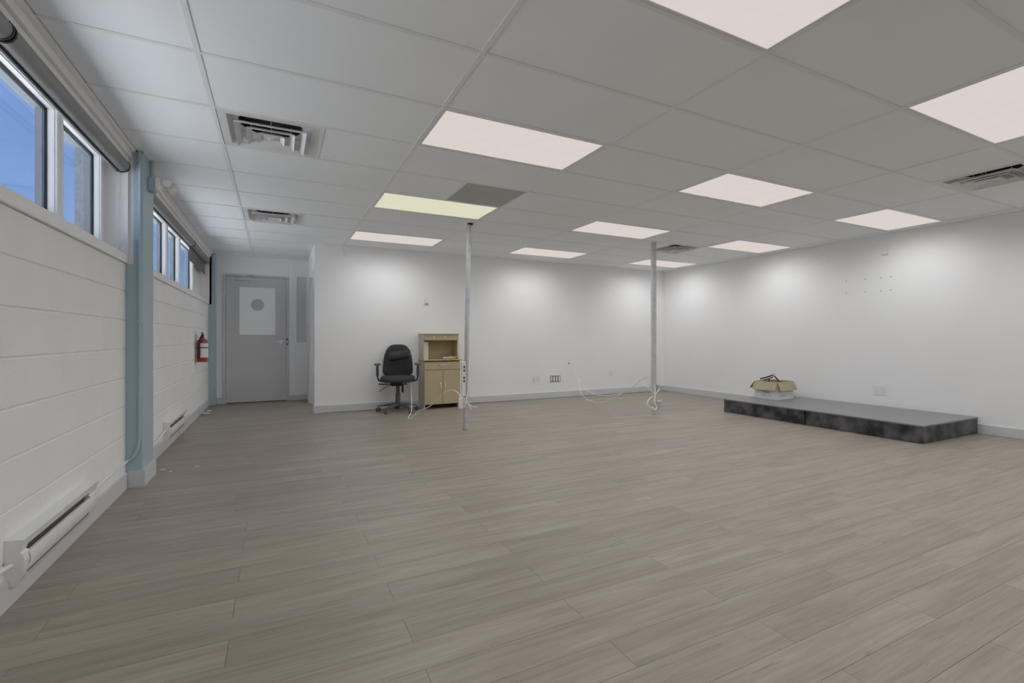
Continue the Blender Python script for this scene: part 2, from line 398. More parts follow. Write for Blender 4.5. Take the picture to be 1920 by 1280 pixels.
box(b, EX1, 0.316, YE, YE+0.14, 0, H+0.14); box(b, 0.316, XP+0.1, YE, YE+0.14, 0, 1.0); box(b, 0.316, XP+0.1, YE, YE+0.14, 2.15, H+0.14)
box(b, 0.316, XP+0.1, YE+0.05, YE+0.14, 1.0, 2.15)
box(b, EX0, EX1, YE+0.105, YE+0.14, 0, 2.142)  # backing slab added behind the door to stop outside light leaking in
struct('wall_entry', b, WALL, 'white end wall around the grey door')
# left wall: block work below the windows, window band above
b = B()
box(b, -1.24, XL-0.004, YN-0.15, YE, 0, 1.62)
box(b, -1.24, XL-0.004, YN-0.15, 1.0, 1.62, H+0.14)
box(b, -1.24, -1.0, 1.0, YE, 2.402, H+0.14)           # header
box(b, -1.24, -0.93, 4.31, 4.65, 1.62, H+0.14)        # pier behind the column
box(b, -1.24, -0.93, 8.955, YE, 1.62, H+0.14)
box(b, -1.24, -1.04, 1.0, YE, 1.62, 1.69)
wl = struct('wall_left', b, MORTAR, 'white painted concrete block wall under the high windows')
joints = [0, 0.178, 0.383, 0.590, 0.796, 1.003, 1.212, 1.420, 1.622]
bc = {}
for r_ in range(8):
    z0, z1 = joints[r_], joints[r_+1]
    y = YN-0.15-(0.2 if r_ % 2 else 0)
    while y < YE:
        ya, yb = max(y, YN-0.15), min(y+0.406, YE); y += 0.406
        if yb < 0.6 or yb-ya < 0.05: continue
        key = (round(yb-ya, 3), r_)
        if key not in bc:
            L, hh = yb-ya, z1-z0
            q = bx(-0.012, 0, -L/2+0.0002, L/2-0.0002, -hh/2+0.0035, hh/2-0.0035)
            es = [e for e in q.edges if all(v.co.x > -0.001 for v in e.verts) and abs(e.verts[0].co.z-e.verts[1].co.z) < 1e-4]
            bmesh.ops.bevel(q, geom=es, offset=0.003, segments=1, affect='EDGES')
            bmesh.ops.recalc_face_normals(q, faces=q.faces[:])
            me = bpy.data.meshes.new('block'); q.to_mesh(me); q.free(); me.materials.append(BLOCK); bc[key] = me
        o = obj('block', None, None, wl, mesh=bc[key]); o.location = (XL, (ya+yb)/2, (z0+z1)/2)
# near stretch of the left wall behind the camera is plain
struct('trim_5', bx(XL-0.004, XL, YN, 0.4, 0, 1.62), WALL)

# ---- baseboards
def bb(n, *a): struct(n, bx(*a, bev=0.002), BASEB)
bb('baseboard_left', XL, XL+0.015, YN, 4.29, 0, 0.115)
bb('baseboard_left', XL, XL+0.015, 4.665, YE-0.12, 0, 0.115)
b = B(); box(b, XL+0.015, -0.86, 4.295, 4.31, 0, 0.118); box(b, -0.875, -0.86, 4.31, 4.66, 0, 0.118); box(b, XL, -0.875, 4.648, 4.662, 0, 0.118)
struct('baseboard_column', b, BASEB)
bb('baseboard_right', XR-0.015, XR, YN, YB, 0, 0.108)
bb('baseboard_back', XP-0.012, XR-0.015, YB-0.016, YB, 0, 0.108)
bb('baseboard_partition', XP-0.012, XP, YB, DY0-0.06, 0, 0.108)
bb('baseboard_entry', EX1+0.01, XP, YE-0.014, YE, 0, 0.09)
bb('baseboard_entry', -0.875, EX0, YE-0.014, YE, 0, 0.105)

# ---- blue columns
def column(name, y0, y1, label):
    b = bx(XL, -0.876, y0, y1, 0, H+0.10, bev=0.004); c = tag(obj(name, b, BLUE), label, 'column'); return c
col1 = column('steel_column', 4.311, 4.647, 'blue painted column near the windows, with a pipe up its front')
box_ = bx(-0.957, -0.93, 4.2, 4.3, 1.7, 1.71)
box_.free()
col2 = column('steel_column', 8.955, YE, 'narrow blue column in the far corner beside the grey door')
# dark uneven gap where ceiling meets column
obj('top_gap', bx(-0.955, -0.872, 4.303, 4.310, H-0.004, H-0.0005), DARK, col1)

# ---- sills, reveals and valance
SB, ST = 1.622, 1.685
for nm, y0, y1 in (('trim_6', 1.0, 4.306), ('trim_7', 4.652, 8.95)):
    b = bx(-1.10, -0.960, y0, y1, SB, ST, bev=0.002); struct(nm, b, WTRIM, 'white window sill board')
for nm, y0, y1 in (('trim_8', 4.285, 4.3095), ('trim_9', 8.93, 8.954), ('trim_10', 4.648, 4.66)):
    struct(nm, bx(-1.19, -0.957, y0, y1, ST, 2.42), WTRIM, 'white window reveal board')
for nm, y0, y1 in (('trim_11', 0.6, 4.306), ('trim_12', 4.652, 8.95)):
    b = B()
    box(b, -1.0, -0.935, y0, y1, 2.385, 2.432, bev=0.004, seg=2)
    box(b, -1.03, -0.953, y0, y1, 2.350, 2.381, bev=0.003)
    box(b, -1.19, -1.03, y0, y1, 2.372, 2.402)
    box(b, -1.0, XLC, y0, y1, H-0.003, H+0.03)
    box(b, -0.955, XLC-0.004, y0, y1, 2.432, H-0.003)
    struct(nm, b, WTRIM, 'white stepped valance above the windows')

# ---- windows: panes with white sash, grey outer frame
WB, WT = 1.74, 2.335
FX = -1.090
def win(n, spans, y_end0, y_end1, label):
    # structural frame face: everything between the panes
    b = B()
    ys = [y_end0]+[v for s in spans for v in s]+[y_end1]
    for k in range(0, len(ys), 2):
        a, c = ys[k], ys[k+1]
        if c-a > 0.005: box(b, -1.16, FX, a, c, ST-0.02, 2.40)
    for s in spans:
        box(b, -1.16, FX, s[0], s[1], ST-0.02, WB); box(b, -1.16, FX, s[0], s[1], WT+0.0, 2.40)
    o = struct('window_%d' % n, b, VINYL, label)
    for a, c in spans:
        s = B(); T = 0.05     # raised sash lip round the pane
        box(s, FX, FX+0.012, a-T+0.008, a-0.004, WB-0.05, WT+0.045, bev=0.002); box(s, FX, FX+0.012, c+0.004, c+T-0.008, WB-0.05, WT+0.045, bev=0.002)
        box(s, FX, FX+0.012, a-0.004, c+0.004, WT+0.004, WT+0.045, bev=0.002); box(s, FX, FX+0.012, a-0.004, c+0.004, WB-0.05, WB-0.004, bev=0.002)
        obj('sash', s, VINYL, o)
        f = B()
        for (y0, y1, z0, z1) in ((a, a+0.004, WB, WT), (c-0.004, c, WB, WT), (a, c, WB, WB+0.004), (a, c, WT-0.004, WT)):
            box(f, -1.131, -1.119, y0, y1, z0, z1)
        obj('gasket', f, GASKET, o)
        f = B(); D = -1.165
        for (y0, y1, z0, z1) in ((a-0.01, a+0.006, WB-0.02, WT+0.02), (c-0.012, c+0.01, WB-0.02, WT+0.02), (a, c, WB-0.02, WB+0.01), (a, c, WT-0.012, WT+0.02)):
            box(f, D, -1.1355, y0, y1, z0, z1)
        obj('outer_frame', f, FRAMEOUT, o)
        obj('pane', bx(-1.128, -1.124, a+0.003, c-0.003, WB+0.003, WT-0.003), GLASS, o)
    return o
win(1, [(1.15, 1.95), (2.17, 3.443), (3.535, 4.175)], 1.0, 4.285, 'high window band nearest the camera under a grey roller tube')
win(2, [(4.92, 5.50), (5.60, 6.328), (6.43, 7.095), (7.20, 8.17)], 4.66, 8.93, 'high window band beyond the blue column')
# stucco lining of the opening outside
b = B()
for y0, y1 in ((4.235, 4.31), (1.0, 1.05), (4.65, 4.70), (8.60, 8.955), (8.9, 8.955)):
    box(b, -1.236, -1.187, y0, y1, 1.66, 2.402)
for y0, y1 in ((1.0, 4.31), (4.65, 8.955)):
    box(b, -1.236, -1.187, y0, y1, 2.385, 2.402); box(b, -1.236, -1.187, y0, y1, 1.62, 1.70)
struct('trim_13', b, STUCCO, 'rough grey stucco lining outside the windows')
# white reeded board between last far pane and the reveal
b = B()
yy = 8.26
while yy < 8.90:
    box(b, FX, FX+0.010, yy, min(yy+0.085, 8.925), ST, 2.36, bev=0.003); yy += 0.092
struct('trim_14', b, VINYL, 'white reeded board beside the last window pane')

# ---- roller blinds
def blind(label, y0, y1, cx_=-0.990, cz=2.318, r=0.046, caps=(True, True)):
    t_ = thing('roller_blind', label, 'blind', (cx_, (y0+y1)/2, cz), 0, 'roller blinds over the windows')
    obj('roller_tube', cyl(B(), (cx_, y0+0.012, cz), (cx_, y1-0.012, cz), r, n=36), BLIND, t_, smooth=True)
    for s, ya, yb in ((0, y0, y0+0.012), (1, y1-0.012, y1)):
        if caps[s]: obj('end_cap', cyl(B(), (cx_, ya, cz), (cx_, yb, cz), r+0.003, n=36), BLACK, t_, smooth=True)
    obj('fabric_slot', bx(cx_-0.030, cx_-0.012, y0+0.02, y1-0.02, cz-r-0.004, cz-r+0.010), BLACK, t_)
    obj('hem_bar', cyl(B(), (cx_-0.021, y0+0.03, cz-r-0.008), (cx_-0.021, y1-0.03, cz-r-0.008), 0.006, n=10), BLIND, t_, smooth=True)
    return t_
bA = blind('rolled grey blind tube with black end ring, cut off by left edge of photo', 0.9, 2.60)
bB = blind('long rolled grey blind tube running up to the near blue column', 2.61, 4.283)
bC = blind('rolled grey blind tube just beyond the near blue column', 4.67, 7.36)
bD = blind('grey blind at far end with its dark shade partly pulled down', 7.37, 8.925)
sh = B(); box(sh, -1.0155, -1.0135, 7.40, 8.89, 2.10, 2.30); obj('shade_cloth', sh, SHADE, bD)
obj('shade_bar', bx(-1.020, -1.009, 7.40, 8.89, 2.092, 2.104, bev=0.002), SHADE, bD)
# bead chain and tensioner of the near blind
obj('bead_chain', tube(B(), [(-1.004, 4.272, 2.30), (-1.004, 4.272, 2.0), (-1.002, 4.272, 1.72)], 0.0018, 6, 3), CABLEW, bB)
tn = B(); box(tn, -1.0, -0.975, 4.262, 4.284, 1.705, 1.745, bev=0.004); cyl(tn, (-0.987, 4.262, 1.722), (-0.987, 4.256, 1.722), 0.009, n=12)
obj('chain_tensioner', tn, CHROME, bB)
tn = B(); box(tn, -1.0, -0.98, 8.912, 8.93, 1.72, 1.75, bev=0.004); obj('chain_tensioner', tn, CHROME, bD)

# ---- conduits
c1 = thing('conduit', 'painted pipe from the near wall heater, bending up the blue column', 'pipe', (-0.89, 4.3, 0.0))
obj('white_run', tube(B(), [(-0.958, 3.40, 0.178), (-0.958, 3.55, 0.19), (-0.962, 3.8, 0.196), (-0.962, 4.15, 0.196), (-0.960, 4.29, 0.198)], 0.009, 10, 5), HEAT, c1, smooth=True)
obj('blue_run', tube(B(), [(-0.960, 4.290, 0.198), (-0.945, 4.298, 0.205), (-0.922, 4.299, 0.23), (-0.902, 4.299, 0.285), (-0.893, 4.299, 0.37), (-0.891, 4.299, 0.6), (-0.891, 4.299, 1.6), (-0.891, 4.299, H)], 0.0105, 12, 6), BLUE, c1, smooth=True)
obj('pipe_strap', bx(-0.915, -0.878, 4.285, 4.311, 1.20, 1.212, bev=0.002), BLUE, c1)
obj('pipe_strap', bx(-0.915, -0.878, 4.285, 4.311, 2.36, 2.375, bev=0.002), BLUE, c1)
c2 = tag(obj('conduit', tube(B(), [(-0.955, 2.62, 0.165), (-0.955, 2.5, 0.182), (-0.958, 2.3, 0.19), (-0.958, 1.6, 0.19), (-0.958, 1.0, 0.19)], 0.010, 10, 5), HEAT, smooth=True), 'white pipe entering the nearest heater at the left edge of the photo', 'pipe')
c3 = tag(obj('conduit', tube(B(), [(-0.955, 5.60, 0.19), (-0.955, 5.45, 0.185), (-0.958, 5.3, 0.165), (-0.962, 5.1, 0.15), (-0.962, 4.67, 0.15)], 0.010, 10, 5), HEAT, smooth=True), 'white pipe between the blue column and the farther wall heater', 'pipe')

# ---- baseboard heaters
def heater(y0, y1, label):
    t_ = thing('wall_heater', label, 'heater', (XL, (y0+y1)/2, 0.08), 0, 'white electric wall heaters')
    XW = XL+0.0005
    obj('top_cover', prism_y(B(), [(XW, 0.272), (-0.914, 0.266), (-0.922, 0.234), (-0.927, 0.234), (-0.920, 0.262), (XW, 0.266)], y0+0.055, y1-0.12), HEAT, t_)
    obj('back_plate', prism_y(B(), [(XW, 0.266), (XW+0.004, 0.266), (XW+0.004, 0.09), (XW, 0.09)], y0+0.01, y1-0.01), HEAT, t_)
    prof = [(-0.924, 0.205)]
    for k in range(9):
        a = k/8; z = 0.206-a*0.076; prof.append((-0.921+0.012*math.sin(PI*(0.15+0.8*a)), z))
    inner = [(x-0.004, z) for x, z in prof[::-1]]
    obj('front_cover', prism_y(B(), prof+inner, y0+0.045, y1-0.11), HEAT, t_, smooth=True)
    obj('bottom_rail', prism_y(B(), [(XW, 0.092), (-0.938, 0.088), (-0.924, 0.104), (-0.917, 0.118), (-0.922, 0.118), (-0.932, 0.104), (XW, 0.098)], y0+0.03, y1-0.09), HEAT, t_)
    f = B(); y = y0+0.10
    while y < y1-0.15: box(f, -0.968, -0.934, y, y+0.0015, 0.12, 0.235); y += 0.008
    fo = obj('heating_fins', f, FIN, t_); fo['kind'] = 'stuff'
    obj('element', cyl(B(), (-0.950, y0+0.06, 0.175), (-0.950, y1-0.12, 0.175), 0.006, n=10), BLACK, t_)
    endp = [(XW, 0.272), (-0.914, 0.266), (-0.928, 0.215), (-0.919, 0.208), (-0.913, 0.18), (-0.919, 0.138), (-0.928, 0.112), (-0.942, 0.082), (XW, 0.086)]
    obj('end_box', prism_y(B(), endp, y0, y0+0.055), HEAT, t_)
    obj('end_box', prism_y(B(), endp, y1-0.12, y1), HEAT, t_)
    return t_
heater(2.60, 3.50, 'white wall heater nearest the camera at lower left')
heater(5.56, 6.50, 'smaller-looking white wall heater beyond the blue column')

# ---- emergency light with its painted junction box on the column
j = thing('junction_box', 'blue painted electrical box with a short pipe to the ceiling, on column side', 'electrical box', (-0.85, 4.50, 2.21))
obj('box', bx(-0.876, -0.838, 4.455, 4.56, 2.207, 2.310, bev=0.006, seg=2), BLUE, j)
obj('pipe', cyl(B(), (-0.856, 4.50, 2.31), (-0.856, 4.50, H+0.02), 0.013, n=14), BLUE, j, smooth=True)
e_ = thing('emergency_light', 'white twin-head emergency light on the side of the near blue column', 'emergency light', (-0.82, 4.52, 2.23))
obj('housing', bx(-0.838, -0.806, 4.465, 4.60, 2.215, 2.318, bev=0.010, seg=2), PLATE, e_)
def head(c, d, rad=0.031):
    c = Vector(c); d = Vector(d).normalized()
    h = B(); cyl(h, c-d*0.034, c, rad*0.62, rad, n=24); cyl(h, c, c+d*0.010, rad, rad*1.03, n=24)
    hd = obj('lamp_head', h, PLATE, e_, smooth=True)
    l = B(); cyl(l, c+d*0.0102, c+d*0.0125, rad*0.82, rad*0.78, n=24); obj('lens', l, CHROME, hd)
    r2 = B(); cyl(r2, c+d*0.0125, c+d*0.015, rad*0.25, n=12); obj('bulb', r2, PLATE, hd)
head((-0.772, 4.555, 2.300), (0.10, -1, -0.12)); head((-0.742, 4.60, 2.262), (0.75, -0.35, -0.5))
obj('swivel_arm', tube(B(), [(-0.81, 4.56, 2.29), (-0.79, 4.58, 2.298), (-0.772, 4.585, 2.302)], 0.008, 8, 3), PLATE, e_, smooth=True)
obj('swivel_arm', tube(B(), [(-0.81, 4.58, 2.25), (-0.79, 4.60, 2.262), (-0.76, 4.615, 2.272)], 0.008, 8, 3), PLATE, e_, smooth=True)

# ---- entry door
DX0, DX1, DTOP = -0.745, 0.160, 2.105
b = B()
box(b, EX0, DX0, YE-0.022, YE+0.10, 0, DTOP+0.037); box(b, DX1, EX1, YE-0.022, YE+0.10, 0, DTOP+0.037); box(b, DX0, DX1, YE-0.022, YE+0.10, DTOP+0.002, DTOP+0.037)
box(b, DX0, DX0+0.012, YE+0.05, YE+0.10, 0, DTOP); box(b, DX1-0.012, DX1, YE+0.05, YE+0.10, 0, DTOP)
dr = struct('door_1', b, FRAMEG, 'grey steel entry door with a white-filmed window')
lf = B(); wx0, wx1, wz0, wz1 = -0.562, 0.000, 1.126, 1.945
yl0, yl1 = YE-0.012, YE+0.035
for (x0, x1, z0, z1) in ((DX0+0.004, wx0, 0.012, DTOP-0.003), (wx1, DX1-0.004, 0.012, DTOP-0.003), (wx0, wx1, 0.012, wz0), (wx0, wx1, wz1, DTOP-0.003)):
    box(lf, x0, x1, yl0, yl1, z0, z1)
bmesh.ops.remove_doubles(lf, verts=lf.verts[:], dist=0.0001)
leaf = obj('door_leaf', lf, DOORG, dr)
b = B()
for (x0, x1, z0, z1) in ((wx0-0.006, wx0+0.012, wz0-0.006, wz1+0.006), (wx1-0.012, wx1+0.006, wz0-0.006, wz1+0.006), (wx0, wx1, wz0-0.006, wz0+0.012), (wx0, wx1, wz1-0.012, wz1+0.006)):
    box(b, x0, x1, yl0-0.004, yl0+0.01, z0, z1)
obj('glazing_bead', b, FRAMEG, leaf)
# film with a round opening, glass behind it
N = 48; cxh, czh, rh = -0.283, 1.640, 0.098
f = B(); yf = yl0+0.006
ring = [f.verts.new((cxh+rh*math.cos(2*PI*k/N), yf, czh+rh*math.sin(2*PI*k/N))) for k in range(N)]
outer = []
for k in range(N):
    a = 2*PI*k/N; dx, dz = math.cos(a), math.sin(a)
    ts = []
    if dx > 1e-6: ts.append((wx1-0.012-cxh)/dx)
    if dx < -1e-6: ts.append((wx0+0.012-cxh)/dx)
    if dz > 1e-6: ts.append((wz1-0.012-czh)/dz)
    if dz < -1e-6: ts.append((wz0+0.012-czh)/dz)
    s_ = min(ts); outer.append(f.verts.new((cxh+dx*s_, yf, czh+dz*s_)))
for k in range(N): f.faces.new((ring[k], ring[(k+1) % N], outer[(k+1) % N], outer[k]))
for (x, z) in ((wx0+0.012, wz0+0.012), (wx1-0.012, wz0+0.012), (wx1-0.012, wz1-0.012), (wx0+0.012, wz1-0.012)):
    v = f.verts.new((x, yf, z))
    near = sorted(range(N), key=lambda k: (outer[k].co-v.co).length)
    # join the corner to the two neighbours that straddle it
    k1 = min((k for k in range(N)), key=lambda k: abs(math.atan2(outer[k].co.z-czh, outer[k].co.x-cxh)-math.atan2(z-czh, x-cxh)))
    a0 = math.atan2(z-czh, x-cxh) % (2*PI); kk = int(a0/(2*PI)*N)
    f.faces.new((outer[kk % N], outer[(kk+1) % N], v))
r_ = bmesh.ops.extrude_face_region(f, geom=f.faces[:]); bmesh.ops.translate(f, vec=(0, 0.002, 0), verts=[v for v in r_['geom'] if isinstance(v, bmesh.types.BMVert)])
obj('window_film', f, FILM, leaf)
obj('door_glass', bx(wx0+0.005, wx1-0.005, yl0+0.010, yl0+0.016, wz0+0.005, wz1-0.005), HOLE, leaf)
for z in (1.87, 1.05, 0.225):
    h = B(); cyl(h, (DX0-0.002, yl0-0.012, z-0.055), (DX0-0.002, yl0-0.012, z+0.055), 0.008, n=12); box(h, DX0-0.022, DX0+0.002, yl0-0.0115, yl0-0.009, z-0.05, z+0.05)
    obj('hinge', h, STEEL, leaf, smooth=False)
h = B(); cyl(h, (0.075, yl0, 1.015), (0.075, yl0-0.012, 1.015), 0.032, n=24); cyl(h, (0.075, yl0-0.012, 1.015), (0.075, yl0-0.05, 1.015), 0.012, n=14)
tube(h, [(0.078, yl0-0.05, 1.015), (0.04, yl0-0.053, 1.014), (-0.01, yl0-0.05, 1.006), (-0.04, yl0-0.046, 1.0)], 0.010, 10, 4)
obj('door_handle', h, CHROME, leaf, smooth=True)
h = B(); box(h, DX1-0.006, DX1+0.024, YE-0.0235, YE-0.0215, 0.965, 1.07); ho = obj('strike_plate', h, GASKET, dr)
obj('strike_lip', bx(DX1+0.001, DX1+0.017, YE-0.0245, YE-0.0234, 0.985, 1.05), CHROME, dr)
h = B(); box(h, -0.615, -0.37, yl0-0.05, yl0, 2.035, 2.090, bev=0.006)
cl = obj('door_closer', h, DOORG, leaf)
a_ = B(); tube(a_, [(-0.50, yl0-0.045, 2.093), (-0.42, yl0-0.075, 2.108), (-0.33, yl0-0.09, 2.118)], 0.006, 8, 1); tube(a_, [(-0.33, yl0-0.09, 2.118), (-0.36, yl0-0.05, 2.128), (-0.40, yl0-0.012, 2.130)], 0.006, 8, 1)
obj('closer_arm', a_, STEEL, leaf)
struct('trim_15', bx(EX1+0.004, EX1+0.045, YE-0.012, YE, 0.09, H-0.002, bev=0.002), WTRIM, 'white strip beside the grey door')
# side light
b = B()
for (x0, x1, z0, z1) in ((0.300, 0.318, 0.99, 2.165), (0.474, XP, 0.99, 2.165), (0.318, 0.474, 0.985, 1.003), (0.318, 0.474, 2.148, 2.165)):
    box(b, x0, x1, YE-0.010, YE+0.02, z0, z1)
sd = struct('window_3', b, WTRIM, 'narrow frosted side light right of the grey door')
obj('pane', bx(0.316, 0.476, YE+0.012, YE+0.018, 1.0, 2.15), mat('frosted_glass', (0.66, 0.66, 0.66), 0.35, noise=0.02, nscale=3), sd)
# doorway in the partition: white lining and grey door
b = B()
T = 0.02
box(b, XP-0.010, XP+0.10, DY0, DY0+T, 0, DZ); box(b, XP-0.010, XP+0.10, DY0, DY1, DZ-T, DZ)
box(b, XP-0.012, XP, DY0-0.06, DY0, 0, DZ+0.06); box(b, XP-0.012, XP, DY1, DY1+0.06, 0, DZ+0.06); box(b, XP-0.012, XP, DY0, DY1, DZ, DZ+0.06)
d2 = struct('door_2', b, WTRIM, 'doorway in the short return wall')
obj('door_jamb', bx(XP+0.001, XP+0.10, DY1-T, DY1, 0, DZ-T), mat('mid_grey_jamb_paint', (0.46, 0.46, 0.46), 0.5, noise=0.02), d2)
dl = obj('door_leaf', bx(XP+0.115, XP+0.99, DY1-T-0.002, DY1-T+0.038, 0.008, DZ-T-0.002), DOORG, d2)
h = B(); cyl(h, (XP+0.93, DY1-T-0.002, 1.0), (XP+0.93, DY1-T-0.05, 1.0), 0.024, n=16); obj('door_knob', h, CHROME, dl)
# unseen side room added behind the doorway so its light reaches the entry
SX, SY = 3.6, 11.6
struct('wall_added_room', box(box(box(box(B(), XP+0.1, SX, YB+0.15, YB+0.18, 0, 2.5), SX, SX+0.1, YB+0.15, SY, 0, 2.5), XP-0.1, SX+0.1, SY, SY+0.1, 0, 2.5), XP, XP+0.1, YE+0.14, SY, 0, 2.5), WALL)
struct('floor_added_room', bx(XP+0.04, SX, YB+0.15, SY, -0.02, 0.0), FLOOR)
struct('ceiling_added_room', bx(XP+0.1, SX, YB+0.15, SY, H+0.06, H+0.16), TILE)

# ---- ceiling lights
def ceiling_light(i, j, label, y=False):
    x0 = 0.8825+1.2192*i; x1 = x0+1.2192; y0 = gy0+RP*j; y1 = y0+RP
    t_ = thing('ceiling_light', label, 'ceiling light', ((x0+x1)/2, (y0+y1)/2, H), 0, 'recessed ceiling light panels')
    b = B()
    for (a, b_, c, d) in ((x0+0.013, x0+0.029, y0+0.013, y1-0.013), (x1-0.029, x1-0.013, y0+0.013, y1-0.013), (x0+0.029, x1-0.029, y0+0.013, y0+0.027), (x0+0.029, x1-0.029, y1-0.027, y1-0.013)):
        box(b, a, b_, c, d, H+0.0005, H+0.012)
    obj('frame', b, VENTM, t_)
    obj('housing', bx(x0+0.014, x1-0.014, y0+0.014, y1-0.014, H+0.02, H+0.10), VENTM, t_)
    obj('diffuser', bx(x0+0.0285, x1-0.0285, y0+0.0265, y1-0.0265, H+0.004, H+0.008), DIFFY if y else DIFF, t_)
    for a in range(3):
        for c in range(2):
            l = bpy.data.lights.new('lamp', 'SPOT'); l.energy = LAMP_W*(0.9 if y else 1); l.shadow_soft_size = 0.0
            l.spot_size = math.radians(174); l.spot_blend = 0.85; l.color = (0.955, 0.975, 1.0) if not y else (1.0, 0.985, 0.90)
            lo = bpy.data.objects.new('lamp', l); C.objects.link(lo); lo.parent = t_
            lo.location = ((a-1)*0.22, (c-0.5)*0.26, -0.002)
for i, j, lab, yl in (
    (0, -3, 'largest ceiling light panel, cut off by the top edge of the photo', 0),
    (2, -3, 'big ceiling light panel cut off by the right edge of the photo', 0),
    (0, 0, 'wide white light panel between the big near vent and the grey half tile', 0),
    (0, 3, 'yellowish light panel next to the dark grey half tile, above the left pole', 1),
    (0, 6, 'thin-looking light panel above the back wall, farthest in the left column', 0),
    (2, 0, 'light panel in the middle column, nearest of those wholly in view', 0),
    (2, 3, 'light panel just above and left of the top of the right pole', 0),
    (2, 6, 'light panel above the back wall between the two poles', 0),
    (4, 0, 'light panel beside the right wall, nearest the vent at the right edge', 0),
    (4, 3, 'light panel beside the right wall, second of that row from the room corner', 0),
    (4, 6, 'light panel in the far room corner, crossed by the right pole', 0),
    (4, -3, 'ceiling light panel by the right wall beyond the right edge of the photo', 0),
    (0, -6, 'added ceiling light panel behind the camera, left column', 0),  # rows behind the camera: unseen panels added to brighten the far end
    (2, -6, 'added ceiling light panel behind the camera, middle column', 0),
    (4, -6, 'added ceiling light panel behind the camera by the right wall', 0),
    (0, -9, 'added ceiling light panel two rows behind the camera, left column', 0),
    (2, -9, 'added ceiling light panel two rows behind the camera, middle column', 0),
    (4, -9, 'added ceiling light panel two rows behind the camera by the right wall', 0),
    (0, -12, 'added ceiling light panel three rows behind the camera, left column', 0),
    (2, -12, 'added ceiling light panel three rows behind the camera, middle column', 0),
    (4, -12, 'added ceiling light panel three rows behind the camera by the right wall', 0)):
    ceiling_light(i, j, lab, yl)

sr = thing('ceiling_light', 'added ceiling light panel in the unseen side room, brightening the entry', 'ceiling light', (2.4, 10.0, H+0.03), 0, 'recessed ceiling light panels')
obj('frame', bx(1.80, 3.00, 9.70, 10.30, H+0.035, H+0.06), VENTM, sr); obj('diffuser', bx(1.83, 2.97, 9.73, 10.27, H+0.03, H+0.035), DIFF, sr)
for a in range(2):  # added lamps, their bounce through the doorway fills the entry
    l = bpy.data.lights.new('lamp', 'SPOT'); l.energy = FILL_W; l.shadow_soft_size = 0.0; l.spot_size = math.radians(174); l.spot_blend = 0.7; l.color = (0.955, 0.975, 1.0)
    lo = bpy.data.objects.new('lamp', l); C.objects.link(lo); lo.parent = sr; lo.location = (a*0.6-0.3, 0, -0.004)

